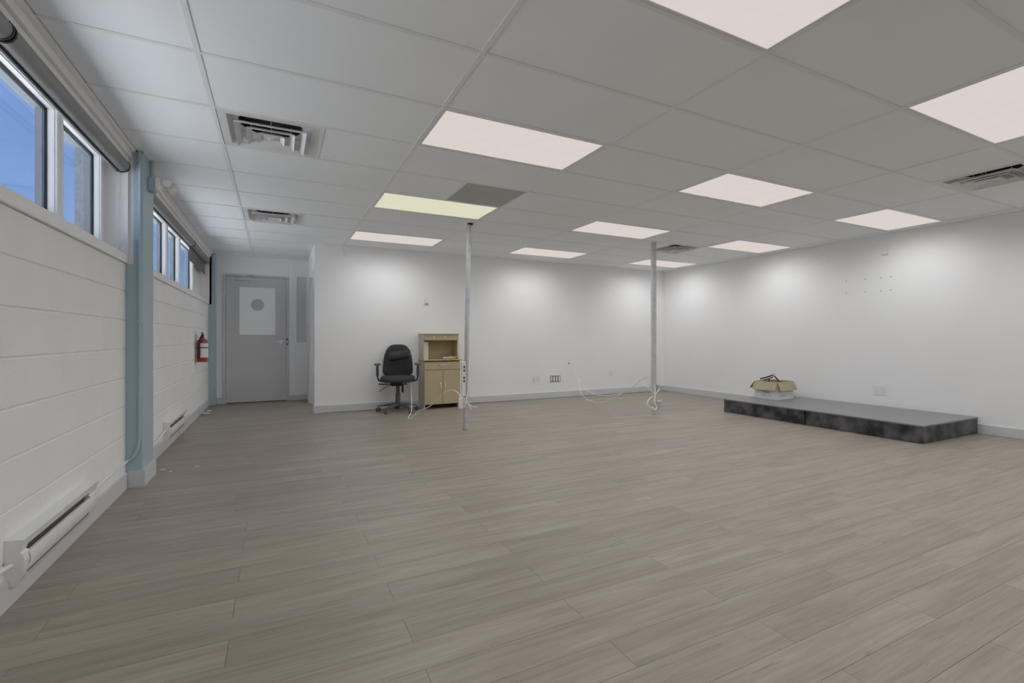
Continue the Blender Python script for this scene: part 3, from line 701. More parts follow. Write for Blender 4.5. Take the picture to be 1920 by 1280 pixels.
# ---- ceiling vents (square cone diffusers)
def frustum_ring(b, cx_, cy_, si, zi, so_, zo, th=0.002):
    def sq(s, z): return [b.verts.new((cx_+sx_*s, cy_+sy_*s, z)) for sx_, sy_ in ((-1, -1), (1, -1), (1, 1), (-1, 1))]
    a = sq(si, zi); c = sq(so_, zo); a2 = sq(si, zi+th*1.5); c2 = sq(so_-0.001, zo+th*1.5)
    lip = sq(so_, zo+0.008)
    for k in range(4):
        n = (k+1) % 4
        b.faces.new((a[k], a[n], c[n], c[k])); b.faces.new((c[k], c[n], lip[n], lip[k])); b.faces.new((lip[k], lip[n], a2[n], a2[k])); b.faces.new((a2[k], a2[n], a[n], a[k]))
    for v in c2: b.verts.remove(v)
def vent(x0, y0, label):
    cx_, cy_ = x0+0.303, y0+RP/2; hw = 0.291
    t_ = thing('ceiling_vent', label, 'vent', (cx_, cy_, H), 0, 'square louvred ceiling vents')
    b = B()
    for (a, c, d, e2) in ((-hw, hw, -hw, -0.245), (-hw, hw, 0.245, hw), (-hw, -0.245, -0.245, 0.245), (0.245, hw, -0.245, 0.245)):
        box(b, cx_+a, cx_+c, cy_+d, cy_+e2, H+0.001, H+0.004)
    obj('frame', b, VENTM, t_)
    b = B()   # sloping pan up to the round neck
    N = 32; sq = []
    for k in range(N):
        a = 2*PI*k/N; m_ = max(abs(math.cos(a)), abs(math.sin(a))); sq.append((math.cos(a)/m_*0.245, math.sin(a)/m_*0.245))
    v0 = [b.verts.new((cx_+x, cy_+y, H+0.003)) for x, y in sq]
    v1 = [b.verts.new((cx_+x*0.88, cy_+y*0.88, H+0.055)) for x, y in sq]
    v2 = [b.verts.new((cx_+0.192*math.cos(2*PI*k/N), cy_+0.192*math.sin(2*PI*k/N), H+0.075)) for k in range(N)]
    for p_, q_ in ((v0, v1), (v1, v2)):
        for k in range(N): b.faces.new((p_[k], p_[(k+1) % N], q_[(k+1) % N], q_[k]))
    obj('pan', b, VENTM, t_)
    obj('duct', cyl(cyl(B(), (cx_, cy_, H+0.073), (cx_, cy_, H+0.130), 0.193, n=32, caps=False), (cx_, cy_, H+0.128), (cx_, cy_, H+0.130), 0.193, n=32), DARK, t_)
    for (si, so_, zi, zo) in ((0.178, 0.208, H-0.002, H-0.026), (0.112, 0.142, H-0.003, H-0.028), (0.052, 0.080, H-0.004, H-0.030)):
        b = B(); frustum_ring(b, cx_, cy_, si, zi, so_, zo)
        lo = obj('louvre', b, VENTM, t_)
    b = B(); a = [b.verts.new((cx_+sx_*0.045, cy_+sy_*0.045, H-0.010)) for sx_, sy_ in ((-1, -1), (1, -1), (1, 1), (-1, 1))]
    ap = b.verts.new((cx_, cy_, H-0.024)); bt = [b.verts.new((v.co.x, v.co.y, H-0.008)) for v in a]
    for k in range(4): b.faces.new((a[k], a[(k+1) % 4], ap)); b.faces.new((a[k], a[(k+1) % 4], bt[(k+1) % 4], bt[k]))
    b.faces.new(bt); obj('centre_cone', b, VENTM, t_)
    b = B()
    for sx_, sy_ in ((1, 0), (-1, 0), (0, 1), (0, -1)):
        cyl(b, (cx_+sx_*0.03, cy_+sy_*0.03, H-0.001), (cx_+sx_*0.2, cy_+sy_*0.2, H+0.006), 0.003, n=6)
        cyl(b, (cx_+sx_*0.12, cy_+sy_*0.12, H-0.003), (cx_+sx_*0.12, cy_+sy_*0.12, H+0.07), 0.003, n=6)
    obj('hanger', b, STEEL, t_)
xc = lambda i: 0.8825+1.2192*i
yc = lambda j: gy0+RP*j
vent(xc(-1)+0.003, yc(1), 'largest square louvred ceiling vent, at upper left near the windows')
vent(xc(-1)+0.003, yc(5), 'smaller-looking square louvred vent beyond the large one, toward the door')
vent(xc(3)+0.6126, yc(-2), 'square louvred vent at the right edge of the photo')
vent(xc(3)+0.6126, yc(4), 'small-looking dark louvred vent right of the right pole top')

# ---- power poles
P1b, P1t = Vector((2.0, 5.27, 0)), Vector((2.066, 5.27, H))
def p1(z): return P1b+(P1t-P1b)*(z/H)
pp = thing('power_pole', 'left steel pole, slightly leaning, with plug strip and socket box', 'pole', tuple(P1b))
obj('pipe', cyl(B(), P1b, p1(0.5), 0.0275, n=28), STEEL, pp, smooth=True)
b = B(); s = 0.0215   # square raceway above the box
q0, q1 = p1(0.34), p1(H-0.004)
lo_ = [b.verts.new(q0+Vector((a*s, c*s, 0))) for a, c in ((-1, -1), (1, -1), (1, 1), (-1, 1))]; hi_ = [b.verts.new(q1+Vector((a*s, c*s, 0))) for a, c in ((-1, -1), (1, -1), (1, 1), (-1, 1))]
for k in range(4): b.faces.new((lo_[k], lo_[(k+1) % 4], hi_[(k+1) % 4], hi_[k]))
b.faces.new(lo_[::-1]); b.faces.new(hi_)
bmesh.ops.bevel(b, geom=b.edges[:], offset=0.004, segments=2, affect='EDGES')
bmesh.ops.rotate(b, cent=q0, matrix=Matrix.Rotation(math.radians(28), 3, 'Z'), verts=b.verts[:])
obj('raceway', b, STEEL, pp)
obj('top_collar', cyl(B(), p1(H-0.012), p1(H-0.001), 0.034, n=24), DARK, pp)
obj('foot_ring', cyl(B(), (P1b.x, P1b.y, 0.0), (P1b.x, P1b.y, 0.004), 0.031, n=24), DARK, pp)
# outlet strip on the left face
sx0 = p1(0.6).x-0.060
ps = obj('plug_strip', bx(sx0-0.006, sx0+0.040, 5.232, 5.268, 0.40, 0.80, bev=0.004), PLATE, pp)
for z in (0.742, 0.700, 0.615, 0.575):
    obj('socket', bx(sx0+0.010, sx0+0.028, 5.229, 5.233, z-0.014, z+0.014, bev=0.003), OUT_DK, ps)
sb = obj('socket_box', bx(1.905, 1.985, 5.195, 5.262, 0.262, 0.380, bev=0.004), STEEL, pp)
obj('cover_plate', bx(1.893, 1.940, 5.188, 5.196, 0.262, 0.382, bev=0.002), PLATE, sb)
for z in (0.350, 0.292):
    obj('socket', bx(1.900, 1.932, 5.185, 5.1885, z-0.020, z+0.020, bev=0.004), PLATE, sb)
def cable(name, pts, r, m, label, cat='cable', sub=6, group=None):
    return tag(obj(name, tube(B(), pts, r, 8, sub), m, smooth=True), label, cat, group)
cable('cable', [(1.745, 6.80, 0.430), (1.742, 6.766, 0.301), (1.725, 6.673, 0.16), (1.697, 6.594, 0.044), (1.632, 6.46, 0.007), (1.590, 6.33, 0.006), (1.625, 6.32, 0.007), (1.71, 6.25, 0.098), (1.796, 6.044, 0.184), (1.838, 5.878, 0.285), (1.871, 5.718, 0.382), (1.905, 5.592, 0.433), (1.935, 5.47, 0.447), (1.955, 5.38, 0.42), (1.950, 5.30, 0.385), (1.945, 5.265, 0.37)], 0.0055, CABLE, 'cream cable arching from the left pole to the floor under the office chair')
cable('cable', [(2.05, 5.236, 0.70), (2.032, 5.23, 0.563), (2.017, 5.222, 0.458), (1.998, 5.210, 0.390), (1.982, 5.190, 0.316)], 0.0055, CABLEW, 'white wire running down the front of the left pole into its box')
cable('wire_tail', [(1.988, 5.225, 0.365), (2.015, 5.187, 0.312), (2.055, 5.169, 0.281), (2.108, 5.15, 0.273)], 0.0045, CABLE, 'longer loose white wire end sticking out right of the left pole', 'wire')
cable('wire_tail', [(1.988, 5.220, 0.355), (2.008, 5.175, 0.314), (2.018, 5.142, 0.274), (2.029, 5.12, 0.252)], 0.0045, CABLE, 'shorter loose white wire end drooping beside the left pole', 'wire')

P2 = Vector((4.835, 5.17, 0))
pq = thing('power_pole', 'right steel pole standing near the room corner, ringed by loose cables', 'pole', tuple(P2))
obj('pipe', cyl(B(), P2, P2+Vector((0, 0, 0.30)), 0.028, n=28), STEEL, pq, smooth=True)
b = bx(P2.x-0.030, P2.x+0.030, P2.y-0.030, P2.y+0.030, 0.10, H-0.004, bev=0.005, seg=2)
bmesh.ops.rotate(b, cent=P2, matrix=Matrix.Rotation(math.radians(-18), 3, 'Z'), verts=b.verts[:])
obj('raceway', b, STEEL, pq)
obj('top_clamp', cyl(B(), P2+Vector((0, 0, H-0.03)), P2+Vector((0, 0, H-0.001)), 0.040, n=20), STEEL, pq)
obj('pipe_box', bx(P2.x+0.030, P2.x+0.085, 5.13, 5.18, 0.30, 0.42, bev=0.004), STEEL, pq)
obj('pipe_box', bx(P2.x+0.026, P2.x+0.080, 5.12, 5.17, 0.065, 0.17, bev=0.004), STEEL, pq)
obj('bolt', cyl(B(), (P2.x+0.02, 5.13, 0.178), (P2.x+0.095, 5.12, 0.182), 0.009, n=10), PLATE, pq)
w0 = (4.829, YB-0.001, 0.615)
cable('cable', [w0, (4.80, 7.22, 0.53), (4.791, 7.10, 0.47), (4.765, 6.913, 0.347), (4.732, 6.66, 0.205), (4.749, 6.485, 0.150), (4.786, 6.288, 0.142), (4.822, 6.059, 0.169), (4.841, 5.822, 0.24), (4.817, 5.55, 0.373), (4.776, 5.33, 0.488), (4.780, 5.24, 0.523), (4.806, 5.20, 0.525)], 0.0048, CABLE, 'upper of two white cables hanging between the back wall and the right pole')
cable('cable', [w0, (4.805, 7.20, 0.50), (4.793, 7.07, 0.419), (4.766, 6.93, 0.317), (4.654, 6.72, 0.157), (4.642, 6.579, 0.074), (4.673, 6.425, 0.028), (4.708, 6.299, 0.023), (4.755, 6.109, 0.069), (4.777, 5.872, 0.188), (4.778, 5.624, 0.32), (4.786, 5.456, 0.383), (4.797, 5.331, 0.401), (4.793, 5.227, 0.365), (4.790, 5.15, 0.320), (4.806, 5.137, 0.28)], 0.0048, CABLE, 'lower cable, sagging to the floor between the back wall and the right pole')
cable('cable_loop', [(4.795, 5.139, 0.250), (4.715, 5.10, 0.240), (4.661, 5.094, 0.204), (4.647, 5.089, 0.161), (4.671, 5.084, 0.123), (4.716, 5.08, 0.105), (4.770, 5.10, 0.10)], 0.0075, CABLE, 'thick cream loop of cable at the left foot of the right pole')
cable('cable_loop', [(4.810, 5.120, 0.40), (4.800, 5.105, 0.281), (4.775, 5.085, 0.179), (4.792, 5.076, 0.14), (4.800, 5.071, 0.102), (4.755, 5.066, 0.076), (4.705, 5.065, 0.10)], 0.0075, CABLEW, 'bright white cable hooked round the foot of the right pole')
cable('wire_tail', [(4.893, 5.12, 0.355), (4.858, 5.112, 0.327), (4.815, 5.107, 0.292), (4.799, 5.105, 0.25)], 0.006, CABLEW, 'short white wire end pointing right at the foot of the right pole', 'wire')

# ---- plates and devices on the walls
def plate(name, cx_, cz, w_, h_, label, cat, kind):
    y = YB
    t_ = thing(name, label, cat, (cx_, y, cz-h_/2))
    obj('cover_plate', bx(cx_-w_/2, cx_+w_/2, y-0.006, y-0.0002, cz-h_/2, cz+h_/2, bev=0.0015), PLATE, t_)
    if kind == 'duplex':
        for dz in (-0.02, 0.02):
            s_ = obj('socket', bx(cx_-0.014, cx_+0.014, y-0.0085, y-0.006, cz+dz-0.014, cz+dz+0.014, bev=0.001), PLATE, t_)
            for dx in (-0.006, 0.006): obj('slot', bx(cx_+dx-0.0016, cx_+dx+0.0016, y-0.0090, y-0.0084, cz+dz-0.005, cz+dz+0.006), OUT_DK, s_)
    if kind == 'jack':
        for dz in (-0.018, 0.018): obj('jack', bx(cx_-0.006, cx_+0.006, y-0.008, y-0.006, cz+dz-0.006, cz+dz+0.006), OUT_DK, t_)
    if kind == 'quad':
        for k in range(4):
            x = cx_-0.081+k*0.054
            ro = B(); box(ro, x-0.026, x+0.026, y-0.0085, y-0.006, cz-0.055, cz+0.055, bev=0.0008); obj('port_ring', ro, OUT_DK, t_)
            obj('port', bx(x-0.018, x+0.018, y-0.0105, y-0.0084, cz-0.045, cz+0.045, bev=0.0008), PLATE, t_)
    return t_
plate('wall_outlet', 4.090, 0.345, 0.07, 0.114, 'small two-jack wall plate left of the duplex outlet', 'wall plate', 'jack')
plate('wall_outlet', 4.180, 0.350, 0.07, 0.114, 'white duplex outlet right of the two-jack plate on the back wall', 'outlet', 'duplex')
plate('wall_outlet', 4.530, 0.345, 0.22, 0.118, 'wide wall plate with four dark-ringed ports', 'wall plate', 'quad')
plate('wall_outlet', 5.790, 0.390, 0.075, 0.12, 'blank white wall plate low on the back wall near the right pole', 'wall plate', 'none')
th = thing('thermostat', 'small white thermostat on the back wall above the office chair', 'thermostat', (2.13, YB, 1.61))
obj('body', bx(2.095, 2.165, YB-0.022, YB-0.0002, 1.612, 1.702, bev=0.004), PLATE, th); obj('dial', bx(2.108, 2.152, YB-0.024, YB-0.0215, 1.620, 1.630), OUT_DK, th)
se = thing('motion_sensor', 'small white sensor near the ceiling above the left end of the back wall', 'sensor', (0.88, YB, 2.30))
obj('body', bx(0.852, 0.912, YB-0.035, YB-0.0002, 2.302, 2.372, bev=0.008, seg=2), PLATE, se); obj('bracket', bx(0.868, 0.896, YB-0.02, YB-0.0002, 2.370, 2.41), PLATE, se)
g_ = obj('cable_grommet', cyl(B(), (4.829, YB-0.004, 0.615), (4.829, YB+0.002, 0.615), 0.016, n=16), OUT_DK); tag(g_, 'dark round cable hole in the back wall where two cables emerge', 'cable hole')
ws = thing('wall_outlet', 'double white outlet plate on the right wall above the stage', 'outlet', (XR, 3.45, 0.33))
obj('cover_plate', bx(XR-0.006, XR-0.0002, 3.372, 3.528, 0.330, 0.452, bev=0.0015), PLATE, ws)
for yy in (3.408, 3.488):
    for zz in (0.368, 0.412): obj('socket', bx(XR-0.0085, XR-0.006, yy-0.015, yy+0.015, zz-0.014, zz+0.014, bev=0.001), VENTM, ws)
hs = thing('wall_sensor', 'small white box high on the right wall', 'sensor', (XR, 3.38, 2.18))
obj('body', bx(XR-0.03, XR-0.0002, 3.352, 3.412, 2.182, 2.285, bev=0.005), PLATE, hs); obj('base_lip', bx(XR-0.034, XR-0.0002, 3.348, 3.416, 2.176, 2.184), VENTM, hs)
for pos_, yy, zt, zb in (('leftmost', 3.858, 1.876, 1.713), ('second from the left', 3.617, 1.880, 1.709), ('third from the left', 3.433, 1.876, 1.704), ('rightmost', 3.323, 1.880, 1.706)):
    for row_, zz in (('upper', zt), ('lower', zb)):
        o = obj('screw_hole', cyl(B(), (XR-0.0012, yy, zz), (XR+0.004, yy, zz), 0.006, n=10), OUT_DK)
        tag(o, 'tiny dark screw hole, %s of the %s row on the right wall' % (pos_, row_), 'screw hole', 'screw holes in two rows on the right wall')

# ---- fire extinguisher
EXx, EXy = -0.895, 7.62
fx = thing('fire_extinguisher', 'red fire extinguisher hanging on the block wall by the grey door', 'fire extinguisher', (EXx, EXy, 0.757))
obj('cylinder', lathe(B(), [(0.055, 0.757), (0.066, 0.765), (0.067, 0.80), (0.067, 1.02), (0.062, 1.045), (0.040, 1.068), (0.022, 1.078), (0.018, 1.10)], EXx, EXy, 28), RED, fx, smooth=True)
lb = B(); n = 16
v0, v1 = [], []
for k in range(n+1):
    a = math.radians(-120+k*(110/n)); v0.append(lb.verts.new((EXx+0.0678*math.cos(a), EXy+0.0678*math.sin(a), 0.82))); v1.append(lb.verts.new((EXx+0.0678*math.cos(a), EXy+0.0678*math.sin(a), 1.012)))
for k in range(n): lb.faces.new((v0[k], v0[k+1], v1[k+1], v1[k]))
obj('label_sheet', lb, LABELW, fx)
obj('strap', cyl(B(), (EXx, EXy, 0.945), (EXx, EXy, 0.958), 0.0695, n=28), NAVY, fx)
obj('hose', tube(B(), [(EXx-0.01, EXy-0.03, 1.11), (EXx-0.025, EXy-0.066, 1.06), (EXx-0.028, EXy-0.074, 0.98), (EXx-0.026, EXy-0.074, 0.88), (EXx-0.030, EXy-0.070, 0.80)], 0.008, 8, 5), NAVY, fx, smooth=True)
v = B(); cyl(v, (EXx, EXy, 1.095), (EXx, EXy, 1.135), 0.017, n=16); cyl(v, (EXx, EXy-0.03, 1.115), (EXx, EXy+0.015, 1.115), 0.009, n=10); obj('valve', v, BLACK, fx)
v = B(); box(v, EXx-0.010, EXx+0.010, EXy-0.085, EXy+0.02, 1.118, 1.126); bmesh.ops.rotate(v, cent=(EXx, EXy, 1.12), matrix=Matrix.Rotation(0.3, 3, 'X'), verts=v.verts[:]); obj('lower_handle', v, BLACK, fx)
v = B(); box(v, EXx-0.010, EXx+0.010, EXy-0.08, EXy+0.02, 1.140, 1.150); bmesh.ops.rotate(v, cent=(EXx, EXy, 1.14), matrix=Matrix.Rotation(-0.12, 3, 'X'), verts=v.verts[:]); obj('upper_lever', v, CHPLAST, fx)
obj('gauge', cyl(B(), (EXx+0.016, EXy-0.004, 1.112), (EXx+0.028, EXy-0.010, 1.112), 0.012, n=14), CHROME, fx)
v = B(); box(v, XL, XL+0.012, EXy-0.02, EXy+0.02, 0.93, 1.13); box(v, XL+0.01, EXx-0.015, EXy-0.005, EXy+0.005, 1.085, 1.095); obj('wall_bracket', v, STEEL, fx)

# ---- office chair (front = local -Y)
ch = thing('office_chair', 'black fabric swivel office chair in front of the back wall', 'chair', (1.600, 6.985, 0), -0.235)
def L(name, bm, m, parent=ch, smooth=True): return obj(name, bm, m, parent, smooth=smooth, local=True)
for k in range(5):
    a = math.radians(-90+36+72*k+2); d = Vector((math.cos(a), math.sin(a), 0)); s = Vector((-d.y, d.x, 0))
    b = B(); prof = [(0.03, 0.090, 0.130, 0.028), (0.14, 0.085, 0.118, 0.022), (0.29, 0.072, 0.088, 0.016)]
    rings = []
    for r_, z0, z1, w_ in prof:
        rings.append([b.verts.new(d*r_+s*w_+Vector((0, 0, z0))), b.verts.new(d*r_-s*w_+Vector((0, 0, z0))), b.verts.new(d*r_-s*w_*0.7+Vector((0, 0, z1))), b.verts.new(d*r_+s*w_*0.7+Vector((0, 0, z1)))])
    for p_, q_ in zip(rings, rings[1:]):
        for i_ in range(4): b.faces.new((p_[i_], p_[(i_+1) % 4], q_[(i_+1) % 4], q_[i_]))
    b.faces.new(rings[0][::-1]); b.faces.new(rings[-1])
    bmesh.ops.bevel(b, geom=b.edges[:], offset=0.003, segments=2, affect='EDGES')
    L('base_arm', b, CHPLAST)
    cc = d*0.293
    b = B(); ax = Vector((math.cos(a+0.8), math.sin(a+0.8), 0))
    for q_ in (-1, 1): cyl(b, cc+ax*(q_*0.007)+Vector((0, 0, 0.029)), cc+ax*(q_*0.026)+Vector((0, 0, 0.029)), 0.029, 0.026, n=20)
    cyl(b, cc-ax*0.007+Vector((0, 0, 0.034)), cc+ax*0.007+Vector((0, 0, 0.034)), 0.020, n=12); cyl(b, cc+Vector((0, 0, 0.03)), cc+Vector((0, 0, 0.075)), 0.008, n=10)
    L('caster', b, CHPLAST)
L('hub', lathe(B(), [(0.045, 0.075), (0.050, 0.10), (0.044, 0.132), (0.034, 0.14)]), CHPLAST)
L('gas_lift', lathe(B(), [(0.034, 0.13), (0.034, 0.27), (0.030, 0.275), (0.027, 0.28), (0.027, 0.40)]), CHPLAST)
b = bx(-0.10, 0.07, -0.10, 0.12, 0.385, 0.445, bev=0.01); box(b, -0.13, 0.12, -0.14, 0.14, 0.438, 0.452, bev=0.003); L('tilt_mechanism', b, BLACK, smooth=False)
L('tension_knob', cyl(cyl(B(), (0.050, -0.12, 0.415), (0.050, -0.09, 0.415), 0.016, n=14), (0.075, -0.05, 0.41), (0.13, -0.06, 0.412), 0.010, n=10), BLACK)
L('side_bracket', bx(0.052, 0.082, -0.05, -0.02, 0.285, 0.40, bev=0.004), BLACK, smooth=False)
L('lever', tube(B(), [(-0.08, -0.03, 0.408), (-0.18, -0.05, 0.412), (-0.27, -0.07, 0.418)], 0.009, 8, 3), CHPLAST)
L('lever', tube(B(), [(-0.08, -0.08, 0.405), (-0.16, -0.10, 0.375), (-0.255, -0.12, 0.315)], 0.0045, 8, 3), CHPLAST)
# seat cushion: layered rounded outline
def cushion(outline, layers):
    b = B(); rings = []
    for (sc, z, dy) in layers:
        rings.append([b.verts.new((x*sc, y*sc+dy, z(x, y) if callable(z) else z)) for x, y in outline])
    n = len(outline)
    for p_, q_ in zip(rings, rings[1:]):
        for k in range(n): b.faces.new((p_[k], p_[(k+1) % n], q_[(k+1) % n], q_[k]))
    c0 = b.verts.new((0, layers[0][2], sum(v.co.z for v in rings[0])/n)); c1_ = b.verts.new((0, layers[-1][2], sum(v.co.z for v in rings[-1])/n))
    for k in range(n): b.faces.new((rings[0][(k+1) % n], rings[0][k], c0)); b.faces.new((rings[-1][k], rings[-1][(k+1) % n], c1_))
    return b
NS = 48
seat_o = []
for k in range(NS):
    a = 2*PI*k/NS; ca, sa = math.cos(a), math.sin(a)
    seat_o.append((math.copysign(abs(ca)**0.62, ca)*0.25, math.copysign(abs(sa)**0.72, sa)*0.235))
fd = lambda base, drop: (lambda x, y: base-(drop*max(0, (-y-0.10)/0.135)**2))
L('seat', cushion(seat_o, [(0.80, 0.452, -0.03), (0.93, fd(0.455, 0.012), -0.03), (0.99, fd(0.472, 0.018), -0.03), (1.0, fd(0.492, 0.022), -0.03), (0.97, fd(0.512, 0.024), -0.03), (0.88, fd(0.527, 0.022), -0.03), (0.6, fd(0.532, 0.012), -0.03), (0.3, 0.530, -0.03)]), FABRIC)
# backrest: arched outline in XZ, thickness along Y, slightly dished
def back_outline(n=44):
    pts = []
    for k in range(n):
        a = 2*PI*k/n; ca, sa = math.cos(a), math.sin(a)
        if sa >= 0: x = math.copysign(abs(ca)**0.58, ca)*0.218; z = 0.66+abs(sa)**0.85*0.325
        else: x = math.copysign(abs(ca)**0.45, ca)*0.222; z = 0.66-abs(sa)**0.5*0.16
        if sa >= 0: x *= 1-0.07*(abs(sa)**1.0)
        pts.append((x, z))
    return pts
bo = back_outline(); b = B(); rings = []
def byf(z): return 0.155+0.10*((z-0.5)/0.5)**2*0.5+(0.014 if z > 0.62 else -0.004)
for (sc, dy) in ((0.75, 0.052), (0.95, 0.045), (1.0, 0.028), (0.99, 0.008), (0.93, -0.004), (0.7, -0.004), (0.35, 0.004)):
    rings.append([b.verts.new((x*sc, byf(0.72+(z-0.72)*sc)+dy+0.35*(x*sc)**2*-1, 0.72+(z-0.72)*sc)) for x, z in bo])
n = len(bo)
for p_, q_ in zip(rings, rings[1:]):
    for k in range(n): b.faces.new((p_[k], p_[(k+1) % n], q_[(k+1) % n], q_[k]))
b.faces.new(rings[0]); b.faces.new(rings[-1][::-1])
L('backrest', b, FABRIC)
L('back_upright', tube(B(), [(0, 0.08, 0.43), (0, 0.20, 0.43), (0, 0.245, 0.48), (0, 0.245, 0.60), (0, 0.25, 0.68)], 0.018, 10, 4), CHPLAST)
for s in (-1, 1):
    L('arm_post', tube(B(), [(s*0.10, 0.0, 0.448), (s*0.22, 0.0, 0.448), (s*0.268, 0.0, 0.462), (s*0.283, 0.0, 0.50), (s*0.287, 0.0, 0.56)], 0.011, 10, 4), BLACK)
    L('arm_sleeve', lathe(B(), [(0.016, 0.52), (0.021, 0.54), (0.021, 0.62), (0.017, 0.675), (0.021, 0.684)], s*0.289, 0.0, 14), CHPLAST)
    pd = B(); pts = []
    for k in range(28):
        a = 2*PI*k/28; pts.append((math.copysign(abs(math.cos(a))**0.7, math.cos(a))*0.048, math.copysign(abs(math.sin(a))**0.7, math.sin(a))*0.115))
    pb = cushion(pts, [(0.75, 0.684, 0), (0.97, 0.688, 0), (1.0, 0.698, 0), (0.93, 0.710, 0), (0.6, 0.715, 0)])
    bmesh.ops.translate(pb, vec=(s*0.289, 0, 0), verts=pb.verts[:]); pd.free()
    L('arm_pad', pb, ARMPAD)
L('price_tag', bx(0.178, 0.190, 0.155, 0.158, 0.84, 0.85), PLATE, smooth=False)
# cushion slung over the backrest
cu = thing('neck_pillow', 'small black pillow strapped askew across the office chair backrest', 'pillow', (1.63, 7.03, 0.80), -0.235)
b = bx(-0.150, 0.150, -0.045, 0.040, -0.045, 0.045)
bmesh.ops.subdivide_edges(b, edges=b.edges[:], cuts=5, use_grid_fill=True)
for v in b.verts:
    x, y, z = v.co; fx_ = 1-0.25*(abs(x)/0.150)**3
    v.co = Vector((x*(1-0.10*((z/0.045)**2+(y/0.042)**2)*0.5), y*fx_*(1-0.35*(z/0.045)**2)+0.004*math.sin(x*40+z*60), z*fx_*(1-0.25*(y/0.042)**2)+0.004*math.sin(x*33)))
bmesh.ops.rotate(b, cent=(0, 0, 0), matrix=Matrix.Rotation(-0.17, 3, 'Y'), verts=b.verts[:])
obj('pillow_body', b, PILLOWM, cu, smooth=True, local=True)
b = B()
for dz_, ln in ((0.0, 0.0),):
    flap = [(-0.150, -0.020, 0.012), (0.135, -0.020, 0.062), (0.120, 0.045, 0.105), (-0.120, 0.050, 0.070)]
    v = [b.verts.new(q) for q in flap]; f_ = b.faces.new(v); r_ = bmesh.ops.extrude_face_region(b, geom=[f_]); bmesh.ops.translate(b, vec=(0, 0.003, 0.008), verts=[q for q in r_['geom'] if isinstance(q, bmesh.types.BMVert)])
obj('pillow_flap', b, FABRIC, cu, local=True)
obj('pillow_strap', tube(B(), [(0.120, -0.015, 0.055), (0.138, 0.0, 0.085), (0.160, 0.020, 0.098)], 0.006, 8, 3), BLACK, cu, local=True)

# ---- hutch cabinet
HX0, HX1, HF, HB = 2.005, 2.578, 7.000, 7.328
hu = thing('hutch_cabinet', 'tan melamine hutch cabinet against the back wall beside the office chair', 'cabinet', ((HX0+HX1)/2, (HF+HB)/2, 0))
T = 0.015
b = B()
box(b, HX0, HX0+T, HF+0.018, HB, 0, 0.735); obj('side_panel', b, TANS, hu)
obj('side_panel', bx(HX1-T, HX1, HF+0.018, HB, 0, 0.735), TAN, hu)
obj('bottom_shelf', bx(HX0+T, HX1-T, HF+0.02, HB-0.004, 0.066, 0.080), TAN, hu)
obj('back_panel', bx(HX0+0.001, HX1-0.001, HB-0.004, HB, 0.02, 1.13), TAND, hu)
xm = (HX0+HX1)/2
for n_, x0, x1, s in ((0, HX0+0.003, xm-0.0025, 1), (1, xm+0.0025, HX1-0.003, -1)):
    dd = obj('cabinet_door', bx(x0, x1, HF, HF+0.016, 0.070, 0.590, bev=0.0015), TAN, hu)
    hx = xm-0.036 if s == 1 else xm+0.036
    obj('handle', tube(B(), [(hx, HF, 0.395), (hx, HF-0.016, 0.385), (hx+0.002*s, HF-0.022, 0.345), (hx+0.002*s, HF-0.016, 0.305), (hx, HF, 0.295)], 0.0055, 8, 4), CHROME, dd, smooth=True)
dw = obj('drawer', bx(HX0+0.003, HX1-0.003, HF, HF+0.016, 0.597, 0.718, bev=0.0015), TAN, hu)
obj('handle', tube(B(), [(xm-0.050, HF, 0.668), (xm-0.045, HF-0.016, 0.667), (xm, HF-0.022, 0.664), (xm+0.050, HF-0.016, 0.667), (xm+0.055, HF, 0.668)], 0.0055, 8, 4), CHROME, dw, smooth=True)
obj('worktop', bx(HX0-0.012, HX1+0.012, HF-0.012, HB, 0.735, 0.751, bev=0.002), TAN, hu)
# shaped upper side panels
sp = [(HB-0.001, 0.751), (HB-0.001, 1.138), (7.060, 1.138), (7.062, 1.09), (7.072, 1.045), (7.075, 0.97), (7.068, 0.88), (7.050, 0.80), (7.025, 0.751)]
obj('upper_side_panel', prism_x(B(), sp, HX0, HX0+T), TANS, hu); obj('upper_side_panel', prism_x(B(), sp, HX1-T-0.010, HX1-0.010), TAN, hu)
obj('top_board', bx(HX0-0.016, HX1+0.002, 7.045, HB, 1.138, 1.150, bev=0.002), TAN, hu)
va_ = obj('upper_drawer_front', bx(HX0+T, HX1-T-0.010, 7.058, 7.072, 1.050, 1.138), TAN, hu)
obj('upper_shelf', bx(HX0+T, HX1-T-0.010, 7.072, HB-0.004, 1.045, 1.058), TAN, hu)
for x in (2.165, 2.348): obj('knob', cyl(B(), (x, 7.058, 1.098), (x, 7.044, 1.098), 0.006, 0.009, n=12), PLATE, va_)
obj('toe_kick', bx(HX0+T, HX1-T, HF+0.20, HF+0.215, 0, 0.066), BLACK, hu)
bd = obj('board', center(bx(2.030, 2.098, 7.115, 7.135, 0.752, 1.02, bev=0.001), (2.064, 7.125, 0.752)), SHEET); bd.location = (2.064, 7.125, 0.752)
tag(bd, 'cream board standing upright at the left end of the hutch shelf', 'board')
yb = thing('yellow_bag', 'crumpled yellow plastic bag lying on the hutch worktop', 'bag', (2.46, 7.12, 0.751))
def crumple(cx_, cy_, sx_, sy_, sz_, seed, n=10):
    rnd = random.Random(seed); b = B(); bmesh.ops.create_icosphere(b, subdivisions=3, radius=1)
    for v in b.verts:
        c = v.co; k = 1+0.22*math.sin(c.x*7+seed)*math.cos(c.y*6+seed*2)+rnd.uniform(-0.12, 0.12)
        v.co = Vector((cx_+c.x*sx_*k, cy_+c.y*sy_*k, max(0, c.z*k*0.5+0.5)*sz_+0.0005))
    return b
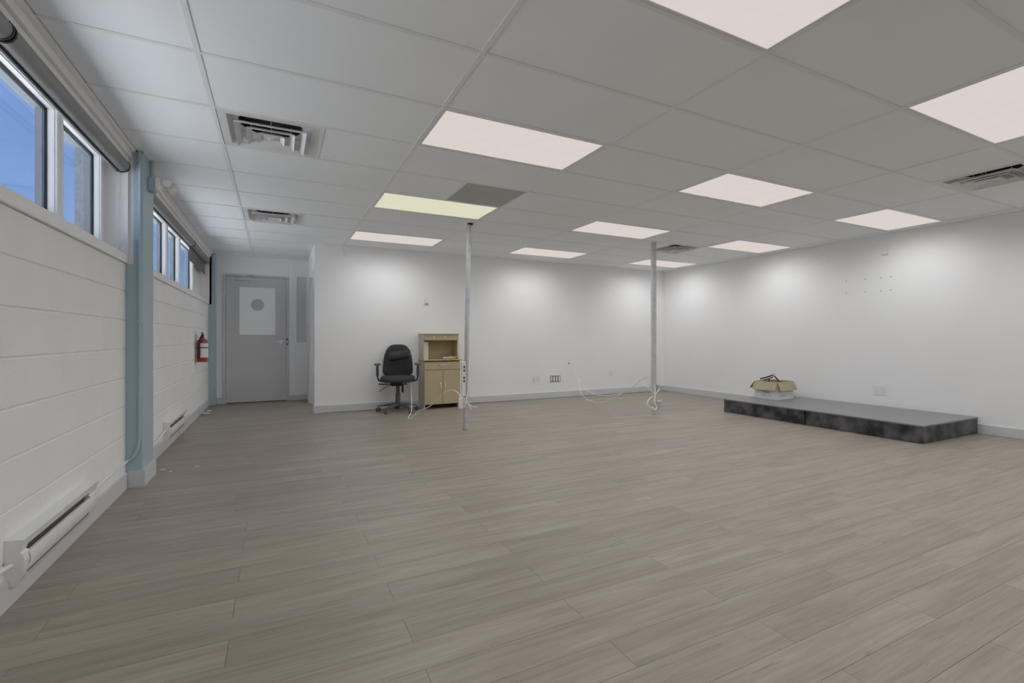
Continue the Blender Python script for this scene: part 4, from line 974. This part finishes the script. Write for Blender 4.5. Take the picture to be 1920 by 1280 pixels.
b = crumple(0.02, 0, 0.085, 0.05, 0.040, 3); obj('bag_body', b, YEL, yb, smooth=True, local=True)
b = crumple(-0.085, -0.01, 0.045, 0.03, 0.034, 8); obj('blue_printed_end', b, PALEBLUE, yb, smooth=True, local=True)

# ---- stage: two low black platforms
def quad_box(b, P, z0, z1):
    lo_ = [b.verts.new((x, y, z0)) for x, y in P]; hi_ = [b.verts.new((x, y, z1)) for x, y in P]
    for k in range(4): b.faces.new((lo_[k], lo_[(k+1) % 4], hi_[(k+1) % 4], hi_[k]))
    b.faces.new(lo_[::-1]); b.faces.new(hi_); return b
SH = 0.188
def stage(y0, y1, x0, x1, label):
    t_ = thing('stage_platform', label, 'stage platform', ((x0+x1)/2, (y0+y1)/2, 0), 0, 'low black stage platforms')
    obj('top_board', bx(x0-0.006, x1, y0-0.005, y1+0.003, SH-0.016, SH, bev=0.0015), STAGETOP, t_)
    obj('front_board', bx(x0, x0+0.018, y0, y1, 0.002, SH-0.017, bev=0.001), STAGESIDE, t_)
    obj('end_board', bx(x0+0.019, x1, y0, y0+0.018, 0.002, SH-0.017, bev=0.001), STAGESIDE, t_)
    obj('end_board', bx(x0+0.019, x1, y1-0.018, y1, 0.002, SH-0.017, bev=0.001), STAGESIDE, t_)
    obj('back_board', bx(x1-0.018, x1, y0+0.02, y1-0.02, 0.002, SH-0.017), STAGESIDE, t_)
    return t_
stage(2.462, 3.660, 5.908, 7.128, 'nearer of the two low black stage platforms, with exposed right end')
stage(3.668, 4.855, 5.900, 7.126, 'farther low black stage platform, with the cardboard box on it')

# ---- cardboard box with folded-out flaps
bxt = thing('cardboard_box', 'open white cardboard box with brown flaps folded out, on the stage', 'box', (6.458, 4.41, SH), math.atan2(0.031, 0.425))
W_, D_, Hh = 0.42, 0.34, 0.255
def K(name, bm, m, parent=bxt): return obj(name, bm, m, parent, local=True)
b = B(); box(b, 0, W_, 0, 0.004, 0, Hh); box(b, 0, W_, D_-0.004, D_, 0, Hh); box(b, 0, 0.004, 0.004, D_-0.004, 0, Hh); box(b, W_-0.004, W_, 0.004, D_-0.004, 0, Hh); box(b, 0.004, W_-0.004, 0.004, D_-0.004, 0, 0.004)
K('carton', b, BOXW)
b = B(); box(b, 0.0045, W_-0.0045, 0.0045, 0.006, 0.005, Hh); box(b, 0.0045, W_-0.0045, D_-0.006, D_-0.0045, 0.005, Hh); box(b, 0.0045, 0.006, 0.006, D_-0.006, 0.005, Hh); box(b, W_-0.006, W_-0.0045, 0.006, D_-0.006, 0.005, Hh)
K('lining', b, KRAFTD)
def flap(pa, pb, out, ln, drop, tp=0.03):
    pa, pb, out = Vector(pa), Vector(pb), Vector(out); e_d = (pb-pa).normalized()
    b = B(); off = out*(ln*math.sin(drop))+Vector((0, 0, -ln*math.cos(drop)))
    nrm = (e_d.cross(off)).normalized()
    if nrm.z < 0: nrm = -nrm
    q = [pa+out*0.002, pb+out*0.002, pb+off+out*0.002-e_d*tp*0+e_d*tp, pa+off+out*0.002-e_d*tp]
    v = [b.verts.new(x) for x in q]; v2 = [b.verts.new(x+nrm*0.003) for x in q]
    b.faces.new(v); b.faces.new(v2[::-1])
    for k in range(4): b.faces.new((v[k], v[(k+1) % 4], v2[(k+1) % 4], v2[k]))
    return b
K('flap', flap((0, 0, Hh), (W_, 0, Hh), (0, -1, 0), 0.135, 0.42, 0.004), KRAFT)
K('flap', flap((W_, D_, Hh), (0, D_, Hh), (0, 1, 0), 0.135, 0.60, 0.004), KRAFT)
K('flap', flap((0, D_, Hh), (0, 0, Hh), (-1, 0, 0), 0.135, 0.42, 0.004), KRAFT)
K('flap', flap((W_, 0, Hh), (W_, D_, Hh), (1, 0, 0), 0.135, 0.55, 0.004), KRAFT)
b = B()
for z_, y0_, y1_ in ((0.098, 0.10, 0.20), (0.086, 0.12, 0.19), (0.062, 0.09, 0.13), (0.062, 0.15, 0.22), (0.045, 0.07, 0.24)):
    box(b, -0.0006, 0.0, y0_, y1_, z_-0.003, z_+0.003)
K('printed_lines', b, INK)
b = B()
for z_, x0_, x1_ in ((0.110, 0.03, 0.39), (0.06, 0.06, 0.20), (0.045, 0.06, 0.26)):
    box(b, x0_, x1_, -0.0006, 0.0, z_-0.0025, z_+0.0025)
K('printed_lines', b, INK)
K('hand_hole', tube(B(), [(-0.001, 0.235, 0.125), (-0.0015, 0.20, 0.115), (-0.0015, 0.15, 0.115), (-0.001, 0.115, 0.125)], 0.006, 6, 3), INK)
ar = thing('folding_bracket', 'black folding arm sticking up out of the cardboard box', 'bracket', (6.62, 4.56, SH+0.006), math.atan2(0.031, 0.425))
def A(name, bm, m): return obj(name, bm, m, ar, local=True)
peak = Vector((-0.035, 0.0, 0.345))
A('arm', tube(B(), [peak, (0.055, -0.055, 0.225), (0.13, -0.09, 0.06), (0.135, -0.09, 0.0)], 0.010, 6, 1), CHPLAST)
A('arm', tube(B(), [peak+Vector((-0.008, 0, -0.006)), (-0.10, 0.07, 0.303), (-0.155, 0.13, 0.280)], 0.011, 6, 1), BLACK)
A('cross_link', tube(B(), [peak+Vector((0, 0, -0.035)), (-0.085, 0.06, 0.278), (-0.12, 0.10, 0.262)], 0.008, 6, 1), BLACK)
A('joint', cyl(B(), peak+Vector((0.0, -0.018, 0)), peak+Vector((0, 0.018, 0)), 0.016, n=16), STEEL)
A('stem', tube(B(), [(-0.06, 0.05, 0.29), (-0.05, 0.05, 0.15), (-0.05, 0.05, 0.0)], 0.008, 6, 1), BLACK)

# ---- bits on the floor
t_ = thing('plastic_bits', 'small clear and white plastic scraps on the floor by the far left baseboard', 'litter', (-0.90, 7.95, 0))
b = crumple(0, 0, 0.045, 0.06, 0.028, 5); obj('scrap', b, PALEBLUE, t_, smooth=True, local=True)
b = crumple(0.01, 0.30, 0.03, 0.05, 0.016, 11); obj('scrap', b, CABLEW, t_, smooth=True, local=True)
for q, (x, y, s, lb_) in enumerate(((-0.835, 4.75, 0.012, 'white plaster crumb on the floor touching the near blue column base'), (-0.765, 4.66, 0.009, 'white plaster crumb on the floor just right of the near blue column'), (-0.60, 4.75, 0.011, 'white plaster crumb on the floor farthest from the near blue column'))):
    o = obj('plaster_crumb', crumple(0, 0, s*1.6, s, 0.006, q+2), CRUMB, local=True); o.location = (x, y, 0); tag(o, lb_, 'crumb')
